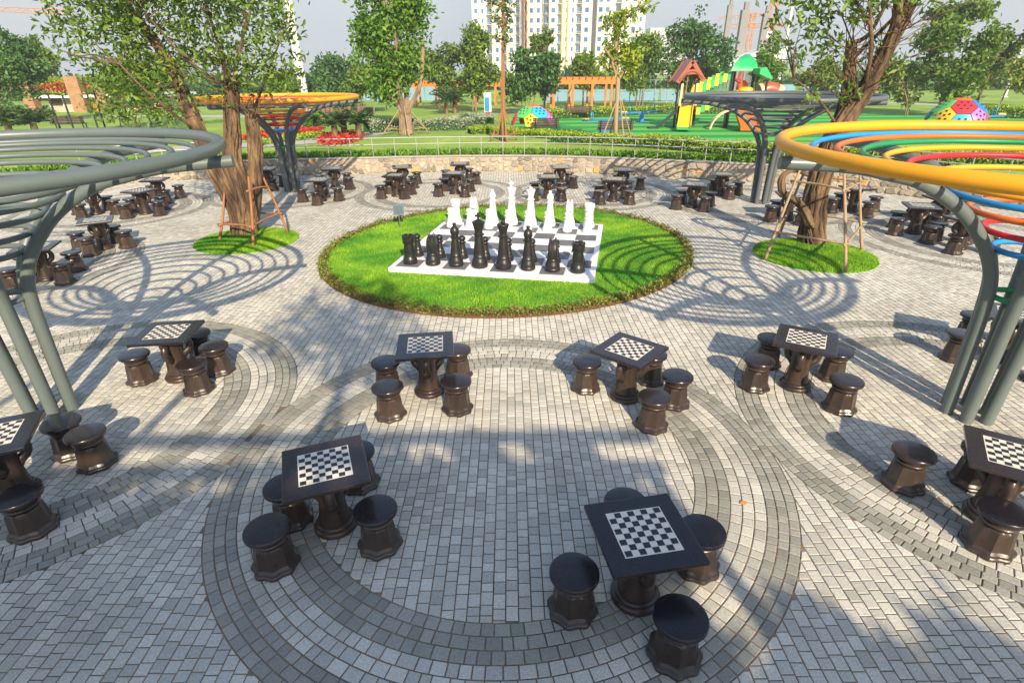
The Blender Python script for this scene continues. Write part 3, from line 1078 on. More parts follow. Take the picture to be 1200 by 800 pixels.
RAIN = ['p_blue', 'p_orange', 'p_green', 'p_yellow', 'p_red', 'p_yellow', 'p_blue', 'p_orange', 'p_red', 'p_blue', 'p_green']
pergola(-6.18, 6.20, R_(14), 'all grey trumpet pergola of steel rings at the left edge', ['steel'] * 11, 'steel', 'steel')
pergola(5.90, 5.94, R_(172), 'trumpet pergola with thick yellow rim and rainbow rings at right', RAIN, 'p_orange_rim', 'steel', R=2.82)
pergola(-8.28, 21.25, R_(8), 'distant trumpet pergola with yellow rim behind the left tree', ['p_red', 'p_orange', 'p_blue', 'p_orange', 'p_green', 'p_yellow', 'p_orange', 'p_red', 'p_red', 'p_blue', 'p_green'], 'p_orange_rim', 'steel_dark', R=2.8)
pergola(8.35, 18.45, R_(160), 'distant all dark grey trumpet pergola left of the right tree', ['steel_dark'] * 11, 'steel_dark', 'steel_dark', R=2.8)


# ================================================================ TREES
def bundle(mb, path, r0, r1, strands, seed, knots=7, tw=1.5):
    """a fluted trunk: a core tube with strands that wander round it"""
    g = np.random.default_rng(seed)
    P = spline(path, 6)
    k = len(P)
    R = np.linspace(r0, r1, k)
    mb.tube(P, R * 0.86, 10)
    for s in range(strands * (2 if strands > 8 else 1)):
        thin = s >= strands
        ph = 2 * PI * s / strands + g.uniform(-.3, .3)
        f1, f2, t0_, tw_ = g.uniform(1, 3), g.uniform(0, 6), g.uniform(.75, 1.0) + .14 * thin, g.uniform(-tw, tw) * (2.2 if thin else 1)
        pts, rad = [], []
        for i in range(k):
            u = i / (k - 1)
            a = ph + tw_ * u + 0.35 * math.sin(f1 * 6 * u + f2)
            rr = R[i] * t0_ * (1 + 0.06 * math.sin(f2 + u * 9)) * (1.12 if u < 0.06 else 1)
            pts.append((P[i][0] + rr * math.cos(a), P[i][1] + rr * math.sin(a), P[i][2]))
            rad.append(R[i] * (g.uniform(.05, .09) if thin else g.uniform(0.18, 0.34)))
        mb.tube(pts, rad, 6)


def crown_pts(blobs, n, per=26, spread=0.16, g=None):
    """leaf points in clumps, thicker near the outside of the ellipsoids"""
    vol = np.array([b[3] * b[4] * b[5] for b in blobs])
    nc = max(3, int(n / per))
    idx = rng.choice(len(blobs), nc, p=vol / vol.sum())
    d = rng.normal(size=(nc, 3))
    d /= np.linalg.norm(d, axis=1)[:, None]
    d *= rng.uniform(0.25, 1.0, (nc, 1)) ** 0.5
    B = np.array(blobs)[idx]
    cc = B[:, :3] + d * B[:, 3:6]
    rb = B[:, 3:6].mean(1)
    pts = cc[np.repeat(np.arange(nc), per)] + rng.normal(size=(nc * per, 3)) * np.repeat(rb, per)[:, None] * spread * np.array([1, 1, 0.75])
    ct = rng.beta(1.5, 1.7, nc)
    tone = np.clip(np.repeat(ct, per) * 0.7 + rng.uniform(0, 0.45, nc * per) - 0.08, 0, 1)
    return pts, tone, cc


def tree(name, label, base, stems, blobs, n, size, lm, bm='bark', group=None, twigs=40, per=26, spread=0.16, up=0.35, strands=7, seed=1, bare=None, aspect=0.45, cat='tree', twig_r=0.02):
    t = thing(name, label, cat, base, 0, group)
    mb = MB()
    ends = []
    for path, r0, r1 in stems:
        if strands and r0 > 0.05:
            bundle(mb, path, r0, r1, strands if r0 > 0.12 else 4, seed)
        else:
            P = spline(path, 4)
            mb.tube(P, np.linspace(r0, r1, len(P)), 7)
        P = spline(path, 6)
        ends.append(P[len(P) // 3:])
    E = np.vstack(ends)
    pts, tone, cc = crown_pts(blobs, n, per, spread)
    for c in cc[:twigs]:
        d = np.linalg.norm(E - c, axis=1) + (E[:, 2] > c[2]) * 0.6
        a = E[int(np.argmin(d))]
        m_ = (a + c) / 2 + rng.normal(size=3) * 0.06 * np.linalg.norm(c - a) + np.array([0, 0, 0.04])
        P = spline([a, m_, c], 3)
        L = np.linalg.norm(c - a)
        mb.tube(P, np.linspace(min(0.06, twig_r * (0.6 + 0.5 * L)), twig_r * 0.3, len(P)), 5)
    if bare:
        for a, dv, L, r in bare:
            a, dv = np.array(a, float), unit(dv)
            P = spline([a, a + dv * L * 0.5 + rng.normal(size=3) * 0.05 * L, a + dv * L + rng.normal(size=3) * 0.1 * L], 3)
            mb.tube(P, np.linspace(r, r * 0.25, len(P)), 5)
    mb.build('trunk', M[bm], t, smooth=True)
    leaves('crown', pts, size, M[lm], t, up=up, aspect=aspect, tone=tone)
    return t


def rel(px, py, Y, base):
    return tuple(at(px, py, Y) - np.array(base))


# ---- islands
for k, (ix, iy, ia, ib) in enumerate(ISLANDS):
    mb = MB()
    n = 48
    vs = [(ix, iy, 0.14)]
    for s, z in ((0.5, 0.115), (0.85, 0.06), (1.0, 0.01), (1.0, -0.02)):
        vs += [(ix + ia * s * math.cos(q), iy + ib * s * math.sin(q), z) for q in np.linspace(0, 2 * PI, n, endpoint=False)]
    fs = [(0, 1 + i, 1 + (i + 1) % n) for i in range(n)]
    for lv in range(3):
        fs += [(1 + lv * n + i, 1 + (lv + 1) * n + i, 1 + (lv + 1) * n + (i + 1) % n, 1 + lv * n + (i + 1) % n) for i in range(n)]
    mb.add(vs, fs)
    tag(mb.build('island_mound', M['turf'], smooth=True), kind='structure')
    q = 26000
    th, rr = rng.uniform(0, 2 * PI, q), np.sqrt(rng.uniform(0, 1, q))
    z = np.interp(rr, [0, 0.5, 0.85, 1], [0.138, 0.113, 0.058, 0.010]) - 0.004
    grass('island_grass', np.stack([ix + ia * rr * np.cos(th), iy + ib * rr * np.sin(th)], 1), z, 0.055)


def stake_frame(label, poles, rails, m):
    """poles: (foot, head); rails: (pole a, pole b, height share a, height share b)"""
    c = np.mean([p[0] for p in poles], 0)
    t = thing('tree_stakes', label, 'tree stakes', (c[0], c[1], 0.05))
    o = np.array([c[0], c[1], 0.05])
    for a, b in poles:
        a, b = np.array(a) - o, np.array(b) - o
        P = spline([a, (a + b) / 2 + rng.normal(size=3) * 0.015, b], 4)
        MB().tube(P, np.linspace(0.038, 0.028, len(P)), 7).build('pole', M[m], t, smooth=True)
    for i, j, u, v in rails:
        a = np.array(poles[i][0]) * (1 - u) + np.array(poles[i][1]) * u - o
        b = np.array(poles[j][0]) * (1 - v) + np.array(poles[j][1]) * v - o
        e = unit(b - a)
        P = spline([a - e * 0.12, (a + b) / 2 + rng.normal(size=3) * 0.02, b + e * 0.12], 4)
        MB().tube(P, np.linspace(0.028, 0.022, len(P)), 6).build('rail', M[m], t, smooth=True)
    return t


# ---- left tree: three stems, the left one leaning far out
B1 = np.array([-7.25, 14.75, 0.08])
Y1 = 14.75
st1 = [([(0, 0, -.05), rel(287, 235, Y1, B1), rel(274, 190, Y1, B1), rel(272, 150, Y1 + .1, B1), rel(272, 106, Y1 + .1, B1)], 0.235, 0.155),
       ([(0.05, 0.05, -.05), rel(297, 245, Y1, B1), rel(300, 195, Y1 + .1, B1), rel(298, 160, Y1 + .2, B1), rel(294, 133, Y1 + .2, B1)], 0.185, 0.135),
       ([(-.1, 0, -.05), rel(277, 245, Y1, B1), rel(250, 195, Y1 + .1, B1), rel(228, 142, Y1 + .4, B1), rel(208, 95, Y1 + .7, B1), rel(186, 55, Y1 + .9, B1), rel(150, 10, Y1 + 1.2, B1), rel(120, -40, Y1 + 1.4, B1)], 0.225, 0.085),
       ([rel(272, 108, Y1, B1), rel(258, 60, Y1 + .3, B1), rel(240, 0, Y1 + .5, B1), rel(225, -50, Y1 + .5, B1)], 0.045, 0.02),
       ([rel(272, 108, Y1, B1), rel(283, 50, Y1 - .3, B1), rel(300, -10, Y1 - .6, B1)], 0.045, 0.02),
       ([rel(272, 108, Y1, B1), rel(220, 70, Y1 - .2, B1), rel(165, 10, Y1 - .5, B1)], 0.05, 0.02),
       ([rel(296, 135, Y1, B1), rel(312, 90, Y1, B1), rel(335, 30, Y1 - .3, B1)], 0.035, 0.015),
       ([rel(225, 150, Y1, B1), rel(180, 115, Y1 - .4, B1), rel(140, 75, Y1 - .7, B1)], 0.035, 0.015)]


def pb(px, py, Y, rx, rz, base, ry=None):
    p = at(px, py, Y)
    k = Y / FPX
    return (*(p - np.array(base)), rx * k, (ry or rx * 0.8) * k, rz * k)


bl1 = [pb(115, 40, 15.2, 50, 55, B1), pb(180, 25, 15.5, 55, 50, B1), pb(245, 30, 15.0, 50, 45, B1), pb(300, 40, 14.6, 45, 50, B1), pb(328, 60, 14.5, 28, 42, B1), pb(160, 90, 15.2, 40, 35, B1), pb(235, 85, 14.8, 45, 35, B1), pb(310, 95, 14.5, 30, 22, B1), pb(165, 125, 14.9, 45, 22, B1), pb(90, 10, 15.5, 30, 30, B1), pb(220, -30, 15.2, 110, 30, B1)]
bare1 = []
for k in range(46):
    a = rel(rnd.uniform(262, 284), rnd.uniform(92, 112), Y1, B1) if k % 3 else rel(rnd.uniform(286, 300), rnd.uniform(120, 140), Y1, B1)
    bare1.append((a, (rnd.uniform(-1.2, 1.2), rnd.uniform(-.7, .7), rnd.uniform(.25, 1.1)), rnd.uniform(.5, 2.0), rnd.uniform(.008, .018)))
tree('ficus_tree', 'three stemmed ficus tree with a long limb leaning left on the left island', B1, st1, bl1, 7000, 0.17, 'leaf', 'bark', None, twigs=110, per=9, spread=0.15, strands=12, seed=5, bare=bare1, aspect=0.42, twig_r=0.016)
f = lambda px, py: gp(px, py, 0.06)
stake_frame('reddish wooden stakes propping the left ficus tree', [(f(257, 284), at(263, 226, 14.5)), (f(297, 290), at(291, 207, 14.2)), (f(338, 274), at(307, 205, 14.9)), (f(300, 262), at(283, 210, 15.2))], [(0, 1, .36, .30), (1, 2, .30, .36), (1, 2, .80, .80), (0, 3, .36, .3), (2, 3, .36, .3)], 'stake')

# ---- right tree: leaning, ropy, nearly bare
B2 = np.array([7.55, 13.35, 0.08])
Y2 = 13.35
st2 = [([(0, 0, -.05), rel(953, 245, Y2, B2), rel(962, 205, Y2 - .05, B2), rel(985, 150, Y2 - .1, B2), rel(1015, 105, Y2, B2), rel(1038, 60, Y2, B2), rel(1062, 15, Y2 + .1, B2), rel(1085, -30, Y2 + .1, B2)], 0.27, 0.10),
       ([rel(958, 225, Y2, B2), rel(972, 165, Y2 + .3, B2), rel(992, 120, Y2 + .3, B2), rel(996, 75, Y2 + .4, B2), rel(998, 48, Y2 + .4, B2)], 0.17, 0.10),
       ([rel(1000, 130, Y2, B2), rel(1028, 80, Y2 - .1, B2), rel(1048, 35, Y2 - .2, B2), rel(1056, -20, Y2 - .3, B2)], 0.13, 0.07),
       ([rel(998, 52, Y2 + .4, B2), rel(1020, 38, Y2 + .5, B2), rel(1046, -10, Y2 + .7, B2)], 0.06, 0.035),
       ([rel(998, 70, Y2 + .4, B2), rel(1024, 45, Y2 + .3, B2), rel(1050, 18, Y2 + .2, B2)], 0.055, 0.04),
       ([rel(1012, 110, Y2, B2), rel(1021, 60, Y2 - .4, B2), rel(1020, 20, Y2 - .5, B2), rel(1021, -20, Y2 - .5, B2)], 0.045, 0.03),
       ([rel(1020, 30, Y2 - .5, B2), rel(1008, 10, Y2 - .5, B2), rel(995, -15, Y2 - .6, B2)], 0.035, 0.02),
       ([rel(950, 265, Y2 - .2, B2), rel(938, 240, Y2 - .35, B2), rel(918, 226, Y2 - .4, B2), rel(917, 208, Y2 - .4, B2), rel(930, 199, Y2 - .4, B2), rel(946, 205, Y2 - .3, B2)], 0.12, 0.05),
       ([rel(990, 160, Y2, B2), rel(958, 115, Y2 - .3, B2), rel(930, 92, Y2 - .5, B2)], 0.035, 0.012)]
bl2 = [pb(955, 45, 13.0, 26, 16, B2), pb(935, 20, 12.8, 28, 18, B2), pb(985, 10, 12.9, 30, 12, B2), pb(975, 60, 13.2, 22, 24, B2), pb(985, 105, 13.0, 24, 14, B2), pb(1000, 120, 13.0, 14, 14, B2), pb(1035, 75, 13.4, 24, 26, B2), pb(945, 115, 12.9, 22, 14, B2), pb(1010, -20, 13.0, 90, 22, B2)]
bare2 = []
for k in range(95):
    px, py = rnd.choice([(998, 60), (1036, 65), (1022, 95), (1000, 120), (1060, 20), (1020, 30), (1046, 40)])
    bare2.append((rel(px + rnd.uniform(-8, 8), py + rnd.uniform(-15, 15), Y2 + rnd.uniform(-.2, .3), B2), (rnd.uniform(-1, 1), rnd.uniform(-.6, .6), rnd.uniform(.1, 1.0)), rnd.uniform(.5, 1.9), rnd.uniform(.007, .016)))
tree('ficus_tree', 'leaning ropy ficus tree with mostly bare branches on the right island', B2, st2, bl2, 1400, 0.17, 'leaf', 'bark', None, twigs=40, per=8, spread=0.22, strands=14, seed=8, bare=bare2, aspect=0.40, up=0.1, twig_r=0.014)
stake_frame('tall pale wooden stakes framing the right ficus tree', [(f(897, 303), at(941, 190, 12.9)), (f(991, 319), at(989, 198, 11.9)), (f(1010, 294), at(1008, 198, 13.2)), (f(912, 278), at(947, 190, 14.2))], [(0, 1, .28, .28), (1, 2, .28, .32), (2, 3, .36, .36), (3, 0, .34, .28), (0, 1, .80, .80), (1, 2, .80, .84), (2, 3, .86, .86)], 'stake_pale')

# ================================================================ RETAINING WALL, RAILING
seg = np.linalg.norm(np.diff(WALL, axis=0), axis=1)
sarc = np.concatenate([[0], np.cumsum(seg)])


def wall_pt(s, off=0.0):
    i = int(np.clip(np.searchsorted(sarc, s) - 1, 0, len(seg) - 1))
    t = (s - sarc[i]) / seg[i]
    p = WALL[i] * (1 - t) + WALL[i + 1] * t
    d = unit(WALL[min(i + 2, nW - 1)] - WALL[max(i - 1, 0)])
    nrm = np.array([-d[1], d[0]])          # away from the plaza
    return p + nrm * off, nrm


wall = thing('retaining_wall', 'low curved rubble stone retaining wall at the back of the plaza', 'wall', (*wall_pt(sarc[-1] * .5)[0], 0))
wo = np.array(wall.location)
S0, S1 = sarc[8], sarc[-8]
mb = MB()
ss = np.arange(S0, S1, 0.5)
vs, fs = [], []
for s in ss:
    p, nr = wall_pt(s)
    for off, z in ((0, -0.1), (0, 0.655), (0.3, 0.655), (0.3, 0.2)):
        vs.append((p[0] + nr[0] * off - wo[0], p[1] + nr[1] * off - wo[1], z))
for i in range(len(ss) - 1):
    for k in range(3):
        fs.append((i * 4 + k, i * 4 + k + 1, i * 4 + 5 + k, i * 4 + 4 + k))
mb.add(vs, fs).build('wall_body', M['mortar'], wall)
vs, fs, tn, mi = [], [], [], []
s = S0
g = np.random.default_rng(3)
while s < S1 - 0.4:
    wd = g.uniform(0.20, 0.42)
    z = 0.0
    nrow = g.choice([2, 3, 3])
    hs = g.uniform(0.7, 1.3, nrow)
    hs = hs / hs.sum() * 0.645
    for h in hs:
        kk = 7
        ang = np.sort(g.uniform(0, 2 * PI, kk) * 0.25 + np.arange(kk) * 2 * PI / kk)
        o = len(vs)
        sx, sz = wd * 0.56, h * 0.56
        c_s, c_z = s + wd / 2 + g.uniform(-.03, .03), z + h / 2
        ring, top = [], []
        pr = g.uniform(0.02, 0.055)
        for a in ang:
            ca, sa = math.cos(a), math.sin(a)
            q = 1 / max(abs(ca), abs(sa)) ** 0.6 * g.uniform(0.80, 1.0)
            u, v = c_s + sx * ca * q, float(np.clip(c_z + sz * sa * q, 0.004, 0.64))
            p, nr = wall_pt(u, -0.004)
            ring.append((p[0] - wo[0], p[1] - wo[1], v))
            u2, v2 = c_s + (u - c_s) * 0.8, c_z + (v - c_z) * 0.8
            p, nr = wall_pt(u2, -pr)
            top.append((p[0] - wo[0], p[1] - wo[1], v2))
        vs += ring + top
        fs.append(tuple(o + kk + i for i in range(kk)))
        for i in range(kk):
            j = (i + 1) % kk
            fs.append((o + i, o + j, o + kk + j, o + kk + i))
        rust = g.random() < 0.07
        tn += [g.beta(1.5, 1.5)] * (2 * kk)
        mi += [1 if rust else 0] * (kk + 1)
        z += h
    s += wd
me = bpy.data.meshes.new('stone')
me.from_pydata(vs, [], fs)
me.materials.append(M['stone'])
me.materials.append(M['stone_rust'])
me.polygons.foreach_set('material_index', mi)
me.attributes.new('tone', 'FLOAT', 'POINT').data.foreach_set('value', tn)
o = bpy.data.objects.new('stone', me)
C.objects.link(o)
o.parent = wall
tag(o, kind='stuff')
mb = MB()
vs, fs = [], []
for s in ss:
    for off, z in ((-0.05, 0.652), (-0.05, 0.70), (0.22, 0.70), (0.22, 0.652)):
        p, nr = wall_pt(s, off)
        vs.append((p[0] - wo[0], p[1] - wo[1], z))
for i in range(len(ss) - 1):
    for k in range(4):
        fs.append((i * 4 + k, i * 4 + (k + 1) % 4, i * 4 + 4 + (k + 1) % 4, i * 4 + 4 + k))
mb.add(vs, fs).build('coping', M['coping'], wall)

s_of = lambda x, y: float(sarc[int(np.argmin(np.hypot(WALL[:, 0] - x, WALL[:, 1] - y)))])
ra, rb = s_of(-17, 22.6), s_of(16.3, 15.6)
railing = thing('railing', 'thin steel two bar railing running along the stone wall', 'railing', (*wall_pt((ra + rb) / 2, .1)[0], 0.70))
ro = np.array(railing.location)
for z, r in ((1.46, 0.022), (1.20, 0.020)):
    pts = []
    for s in np.arange(ra, rb, 0.5):
        p, _ = wall_pt(s, 0.10)
        pts.append((p[0] - ro[0], p[1] - ro[1], z - ro[2]))
    MB().tube(pts, r, 6).build('rail', M['rail'], railing, smooth=True)
pm_ = None
for s in np.arange(ra, rb, 0.95):
    p, _ = wall_pt(s, 0.10)
    if pm_ is None:
        o = MB().tube([(0, 0, 0), (0, 0, 0.76)], 0.016, 6).build('post', M['rail'], railing)
        pm_ = o.data
    else:
        o = bpy.data.objects.new('post', pm_)
        C.objects.link(o)
        o.parent = railing
    o.location = (p[0] - ro[0], p[1] - ro[1], 0.698 - ro[2])
# strap leaved ground cover along the wall top
n = 14000
sv = rng.uniform(ra - 3, rb + 2, n)
ov = 0.22 + rng.beta(1.4, 1.8, n) * 0.75
pp = np.array([wall_pt(a, b)[0] for a, b in zip(sv, ov)])
dd = rng.normal(size=(n, 3)) * 0.6
dd[:, 2] = rng.uniform(0.5, 1.4, n)
Pc = np.column_stack([pp, np.full(n, 0.66)])
tag(leaves('wall_top_groundcover', Pc, 0.27, M['leaf_strap'], aspect=0.16, dirs=dd, up=0.5), kind='stuff')


# ================================================================ THE PARK BEHIND
Z0 = LAWN_Z
gz = lambda px, py: gp(px, py, Z0)


def sheet(name, pts, z, m, kind='structure'):
    mb = MB()
    mb.add([(p[0], p[1], z) for p in pts], [tuple(range(len(pts)))])
    o = mb.build(name, m)
    if o.data.polygons[0].normal.z < 0:
        o.data.flip_normals()
    return tag(o, kind=kind)


def strip(name, path, wd, z, m):
    P = spline([gz(*q)[:2] for q in path], 5)
    T = np.gradient(P, axis=0)
    T /= np.linalg.norm(T, axis=1)[:, None]
    Nn = np.stack([-T[:, 1], T[:, 0]], 1)
    vs = [(*(p + n * wd / 2), z) for p, n in zip(P, Nn)] + [(*(p - n * wd / 2), z) for p, n in zip(P, Nn)]
    k = len(P)
    mb = MB().add(vs, [(i + k, i + k + 1, i + 1, i) for i in range(k - 1)])
    return tag(mb.build(name, m), kind='structure')


strip('park_path', [(150, 180), (230, 172), (330, 169), (390, 163), (440, 156), (500, 143), (560, 134), (640, 129), (700, 127)], 1.6, Z0 + .004, M['path'])
strip('far_path', [(1040, 120), (1120, 124), (1200, 127), (1300, 130)], 2.0, Z0 + .004, M['path'])
strip('left_path', [(-60, 148), (60, 140), (180, 136), (300, 137)], 2.0, Z0 + .006, M['path'])

# playground rubber floor with its printed stripes
pm = M['turf_a'].copy()
pm.name = 'striped_play_turf'
t = pm.node_tree
b = t.nodes['Principled BSDF']
ln = b.inputs['Base Color'].links[0].from_socket
tc = t.nodes.new('ShaderNodeTexCoord')
sp = t.nodes.new('ShaderNodeSeparateXYZ')
t.links.new(tc.outputs['Object'], sp.inputs[0])
mt = t.nodes.new('ShaderNodeMath')
mt.operation = 'MULTIPLY_ADD'
mt.inputs[1].default_value = 1 / 2.9
t.links.new(sp.outputs['Y'], mt.inputs[0])
mx = t.nodes.new('ShaderNodeMath')
mx.operation = 'MULTIPLY'
mx.inputs[1].default_value = 0.02
t.links.new(sp.outputs['X'], mx.inputs[0])
t.links.new(mx.outputs[0], mt.inputs[2])
fr = t.nodes.new('ShaderNodeMath')
fr.operation = 'FRACT'
t.links.new(mt.outputs[0], fr.inputs[0])
gt = t.nodes.new('ShaderNodeMath')
gt.operation = 'GREATER_THAN'
gt.inputs[1].default_value = 0.5
t.links.new(fr.outputs[0], gt.inputs[0])
mxx = t.nodes.new('ShaderNodeMix')
mxx.data_type = 'RGBA'
t.links.new(gt.outputs[0], mxx.inputs['Factor'])
t.links.new(ln, mxx.inputs['A'])
mxx.inputs['B'].default_value = (0.11, 0.42, 0.05, 1)
t.links.new(mxx.outputs['Result'], b.inputs['Base Color'])
sheet('playground_floor', [gz(*q) for q in [(588, 151), (592, 144), (610, 138), (660, 134), (800, 132), (900, 132), (1060, 134), (1200, 137), (1330, 141), (1330, 172), (1200, 170), (1050, 167), (960, 166), (880, 166), (760, 163), (690, 159), (640, 155)]], Z0 + .008, pm)


def hedge(label, path, wd, ht, lm, n, size=0.11, group='clipped hedges in the park', name='hedge'):
    P = spline([gz(*q)[:2] for q in path], 6)
    c = P[len(P) // 2]
    t = thing(name, label, 'hedge', (c[0], c[1], Z0), 0, group)
    seg = np.linalg.norm(np.diff(P, axis=0), axis=1)
    cum = np.concatenate([[0], np.cumsum(seg)])
    s = rng.uniform(0, cum[-1], n)
    x = np.interp(s, cum, P[:, 0])
    y = np.interp(s, cum, P[:, 1])
    hh = ht * (0.86 + 0.14 * np.sin(s * 2.1) * np.sin(s * 0.83 + 1))
    u = rng.uniform(-1, 1, n)
    v = rng.uniform(0, 1, n) ** 0.6
    e = rng.random(n) < 0.5
    v = np.where(e, 0.8 + 0.25 * rng.random(n), v)
    u = np.where(~e, np.sign(u) * (0.8 + 0.25 * rng.random(n)), u)
    dx = np.interp(s, cum, np.gradient(P[:, 0]))
    dy = np.interp(s, cum, np.gradient(P[:, 1]))
    L = np.hypot(dx, dy)
    Pc = np.stack([x - dy / L * u * wd / 2 - c[0], y + dx / L * u * wd / 2 - c[1], v * hh], 1)
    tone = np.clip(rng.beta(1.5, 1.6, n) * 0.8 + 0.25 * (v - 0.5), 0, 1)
    leaves('foliage', Pc, size, M[lm], t, aspect=0.6, tone=tone)
    core = MB()
    k = len(P)
    T = np.gradient(P, axis=0)
    T /= np.linalg.norm(T, axis=1)[:, None]
    Nn = np.stack([-T[:, 1], T[:, 0]], 1)
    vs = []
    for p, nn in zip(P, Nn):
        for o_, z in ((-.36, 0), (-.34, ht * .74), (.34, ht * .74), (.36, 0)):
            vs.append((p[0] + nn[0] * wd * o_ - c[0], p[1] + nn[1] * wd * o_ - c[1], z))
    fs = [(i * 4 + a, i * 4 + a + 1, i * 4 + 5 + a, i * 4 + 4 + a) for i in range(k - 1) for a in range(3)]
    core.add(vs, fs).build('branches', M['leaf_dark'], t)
    return t


hedge('soft grey green hedge behind the bright centre tree', [(430, 156), (470, 153), (515, 152.5), (556, 152)], 1.1, 0.75, 'leaf_grey', 3800, 0.13)
hedge('pale grey bush strip left of the blue information board', [(543, 144), (560, 145), (575, 146)], 1.0, 0.6, 'leaf_grey', 1500, 0.12)
hedge('bright yellow green clipped hedge in front of the climbing dome', [(550, 157), (580, 156), (620, 159.5), (650, 162), (668, 164)], 1.1, 0.36, 'leaf_hedge', 4500, 0.10)
hedge('long yellow green hedge between the railing and the playground', [(648, 167), (700, 169), (760, 172), (820, 177), (880, 182), (930, 186)], 1.0, 0.55, 'leaf_hedge', 6500, 0.10)
hedge('yellow green hedge under the colourful pergola rim by the wall', [(985, 188), (1040, 190), (1100, 193), (1200, 198)], 1.0, 0.55, 'leaf_hedge', 4500, 0.11)
hedge('low hedge along the back of the playground behind the seesaws', [(640, 140), (672, 138.5), (720, 136), (770, 134), (860, 133)], 1.0, 0.7, 'leaf_hedge', 3600, 0.14)
hedge('dark clipped hedge behind the right climbing dome', [(1110, 137), (1160, 138), (1240, 140)], 1.2, 0.9, 'leaf_hedge', 3000, 0.14)
hedge('green bush row beyond the yellow rimmed distant pergola', [(340, 150), (355, 149), (372, 149)], 1.5, 1.0, 'leaf_bright', 1500, 0.14)


def flowerbed(label, pts, lm, n, h=0.22, name='flower_bed'):
    P = np.array([gz(*q)[:2] for q in pts])
    lo, hi = P.min(0), P.max(0)
    q = rng.uniform(lo, hi, (n * 3, 2))
    q = q[pip(q[:, 0], q[:, 1], P)][:n]
    return tag(leaves(name, np.column_stack([q, Z0 + rng.uniform(0.03, h, len(q))]), 0.14, M[lm], aspect=0.8, up=0.6), label, 'flower bed', 'flower beds by the park path')


flowerbed('long red flower bed beyond the yellow rimmed pergola', [(278, 166), (300, 158), (340, 153), (380, 152), (378, 156), (340, 159), (300, 165)], 'flower_red', 2200, .22)
flowerbed('yellow green border below the long red flower bed', [(290, 170), (340, 161), (380, 157), (383, 160), (340, 165), (295, 174)], 'leaf_hedge', 1700, .16)
flowerbed('red flower bed around the three cycads', [(370, 168), (380, 160), (400, 157), (425, 158), (428, 163), (410, 169), (385, 172)], 'flower_red', 1800, .22)


def cycad(label, px, py, wpx, hpx, group='cycads in the park lawn'):
    p = gz(px, py)
    k = p[1] / FPX
    r, h = wpx / 2 * k, hpx * k
    t = thing('cycad', label, 'cycad', p, 0, group)
    MB().tube(spline([(0, 0, -.05), (0.02, 0, h * .25), (0.04, 0, h * .62)], 4), np.linspace(.20, .17, 9), 8).build('trunk', M['bark'], t)
    Pc, D = [], []
    mb = MB()
    for i in range(24):
        a = rnd.uniform(0, 2 * PI)
        el = rnd.uniform(0.25, 1.35)
        pts = []
        for q in np.linspace(0, 1, 7):
            rr = r * q * math.cos(el * (1 - 0.35 * q))
            z = h * .62 + r * (q * math.sin(el) - 0.42 * q * q * (1.1 - el * .5))
            pts.append((0.04 + rr * math.cos(a), rr * math.sin(a), z))
        pts = spline(pts, 3)
        for i_ in range(2, len(pts)):
            tg = unit(pts[i_] - pts[i_ - 1])
            sd = unit(np.cross(tg, (0, 0, 1)))
            for sg in (-1, 1):
                Pc.append(pts[i_])
                D.append(sd * sg + tg * 0.6 + np.array([0, 0, .15]))
    leaves('fronds', np.array(Pc), r * 0.26, M['leaf_cycad'], t, aspect=0.22, dirs=np.array(D))
    return t


cycad('left cycad of the three in the red flower bed', 393, 164, 36, 24)
cycad('middle cycad of the three in the red flower bed', 404, 160, 34, 24)
cycad('right cycad of the three in the red flower bed', 421, 163, 38, 25)
cycad('left cycad of the pair beyond the grey hedge', 523, 134, 34, 19)
cycad('right cycad of the pair beyond the grey hedge', 533, 133, 30, 20)
cycad('cycad at the left edge behind the grey pergola rim', 14, 162, 42, 24)
cycad('cycad near the brown bench at the left', 44, 162, 46, 24)

# log palisade
for (xa, xb, lab) in ((378, 413, 'row of brown log posts left of the tree trunks'), (420, 438, 'short row of brown log posts behind the cycads')):
    c = gz((xa + xb) / 2, 139)
    t = thing('log_palisade', lab, 'palisade', c)
    nn = max(3, int((xb - xa) / 4.4))
    lm = None
    for i in range(nn):
        p = gz(xa + (xb - xa) * (i + .5) / nn, 139)
        if lm is None:
            o = MB().lathe([(0.17, -.02), (0.17, 0.80), (0.155, 0.84), (0.04, 0.85)], 10).build('log', M['log'], t)
            lm = o.data
        else:
            o = bpy.data.objects.new('log', lm)
            C.objects.link(o)
            o.parent = t
        o.location = (p[0] - c[0], p[1] - c[1], rnd.uniform(-.06, .03))
        o.scale = (1, 1, rnd.uniform(.92, 1.08))

# information board
p = gz(572, 144)
t = thing('information_board', 'upright blue and white information board on a brown post', 'sign', p, R_(6))
MB().box((0, 0, 0.36), (0.30, 0.14, 0.76)).build('post', M['log'], t)
MB().box((0, 0, 1.34), (0.50, 0.10, 1.24)).build('panel', M['white'], t, bevel=.01)
MB().box((-0.05, -0.053, 1.22), (0.34, 0.012, 0.92)).build('face', M['sign_blue'], t)


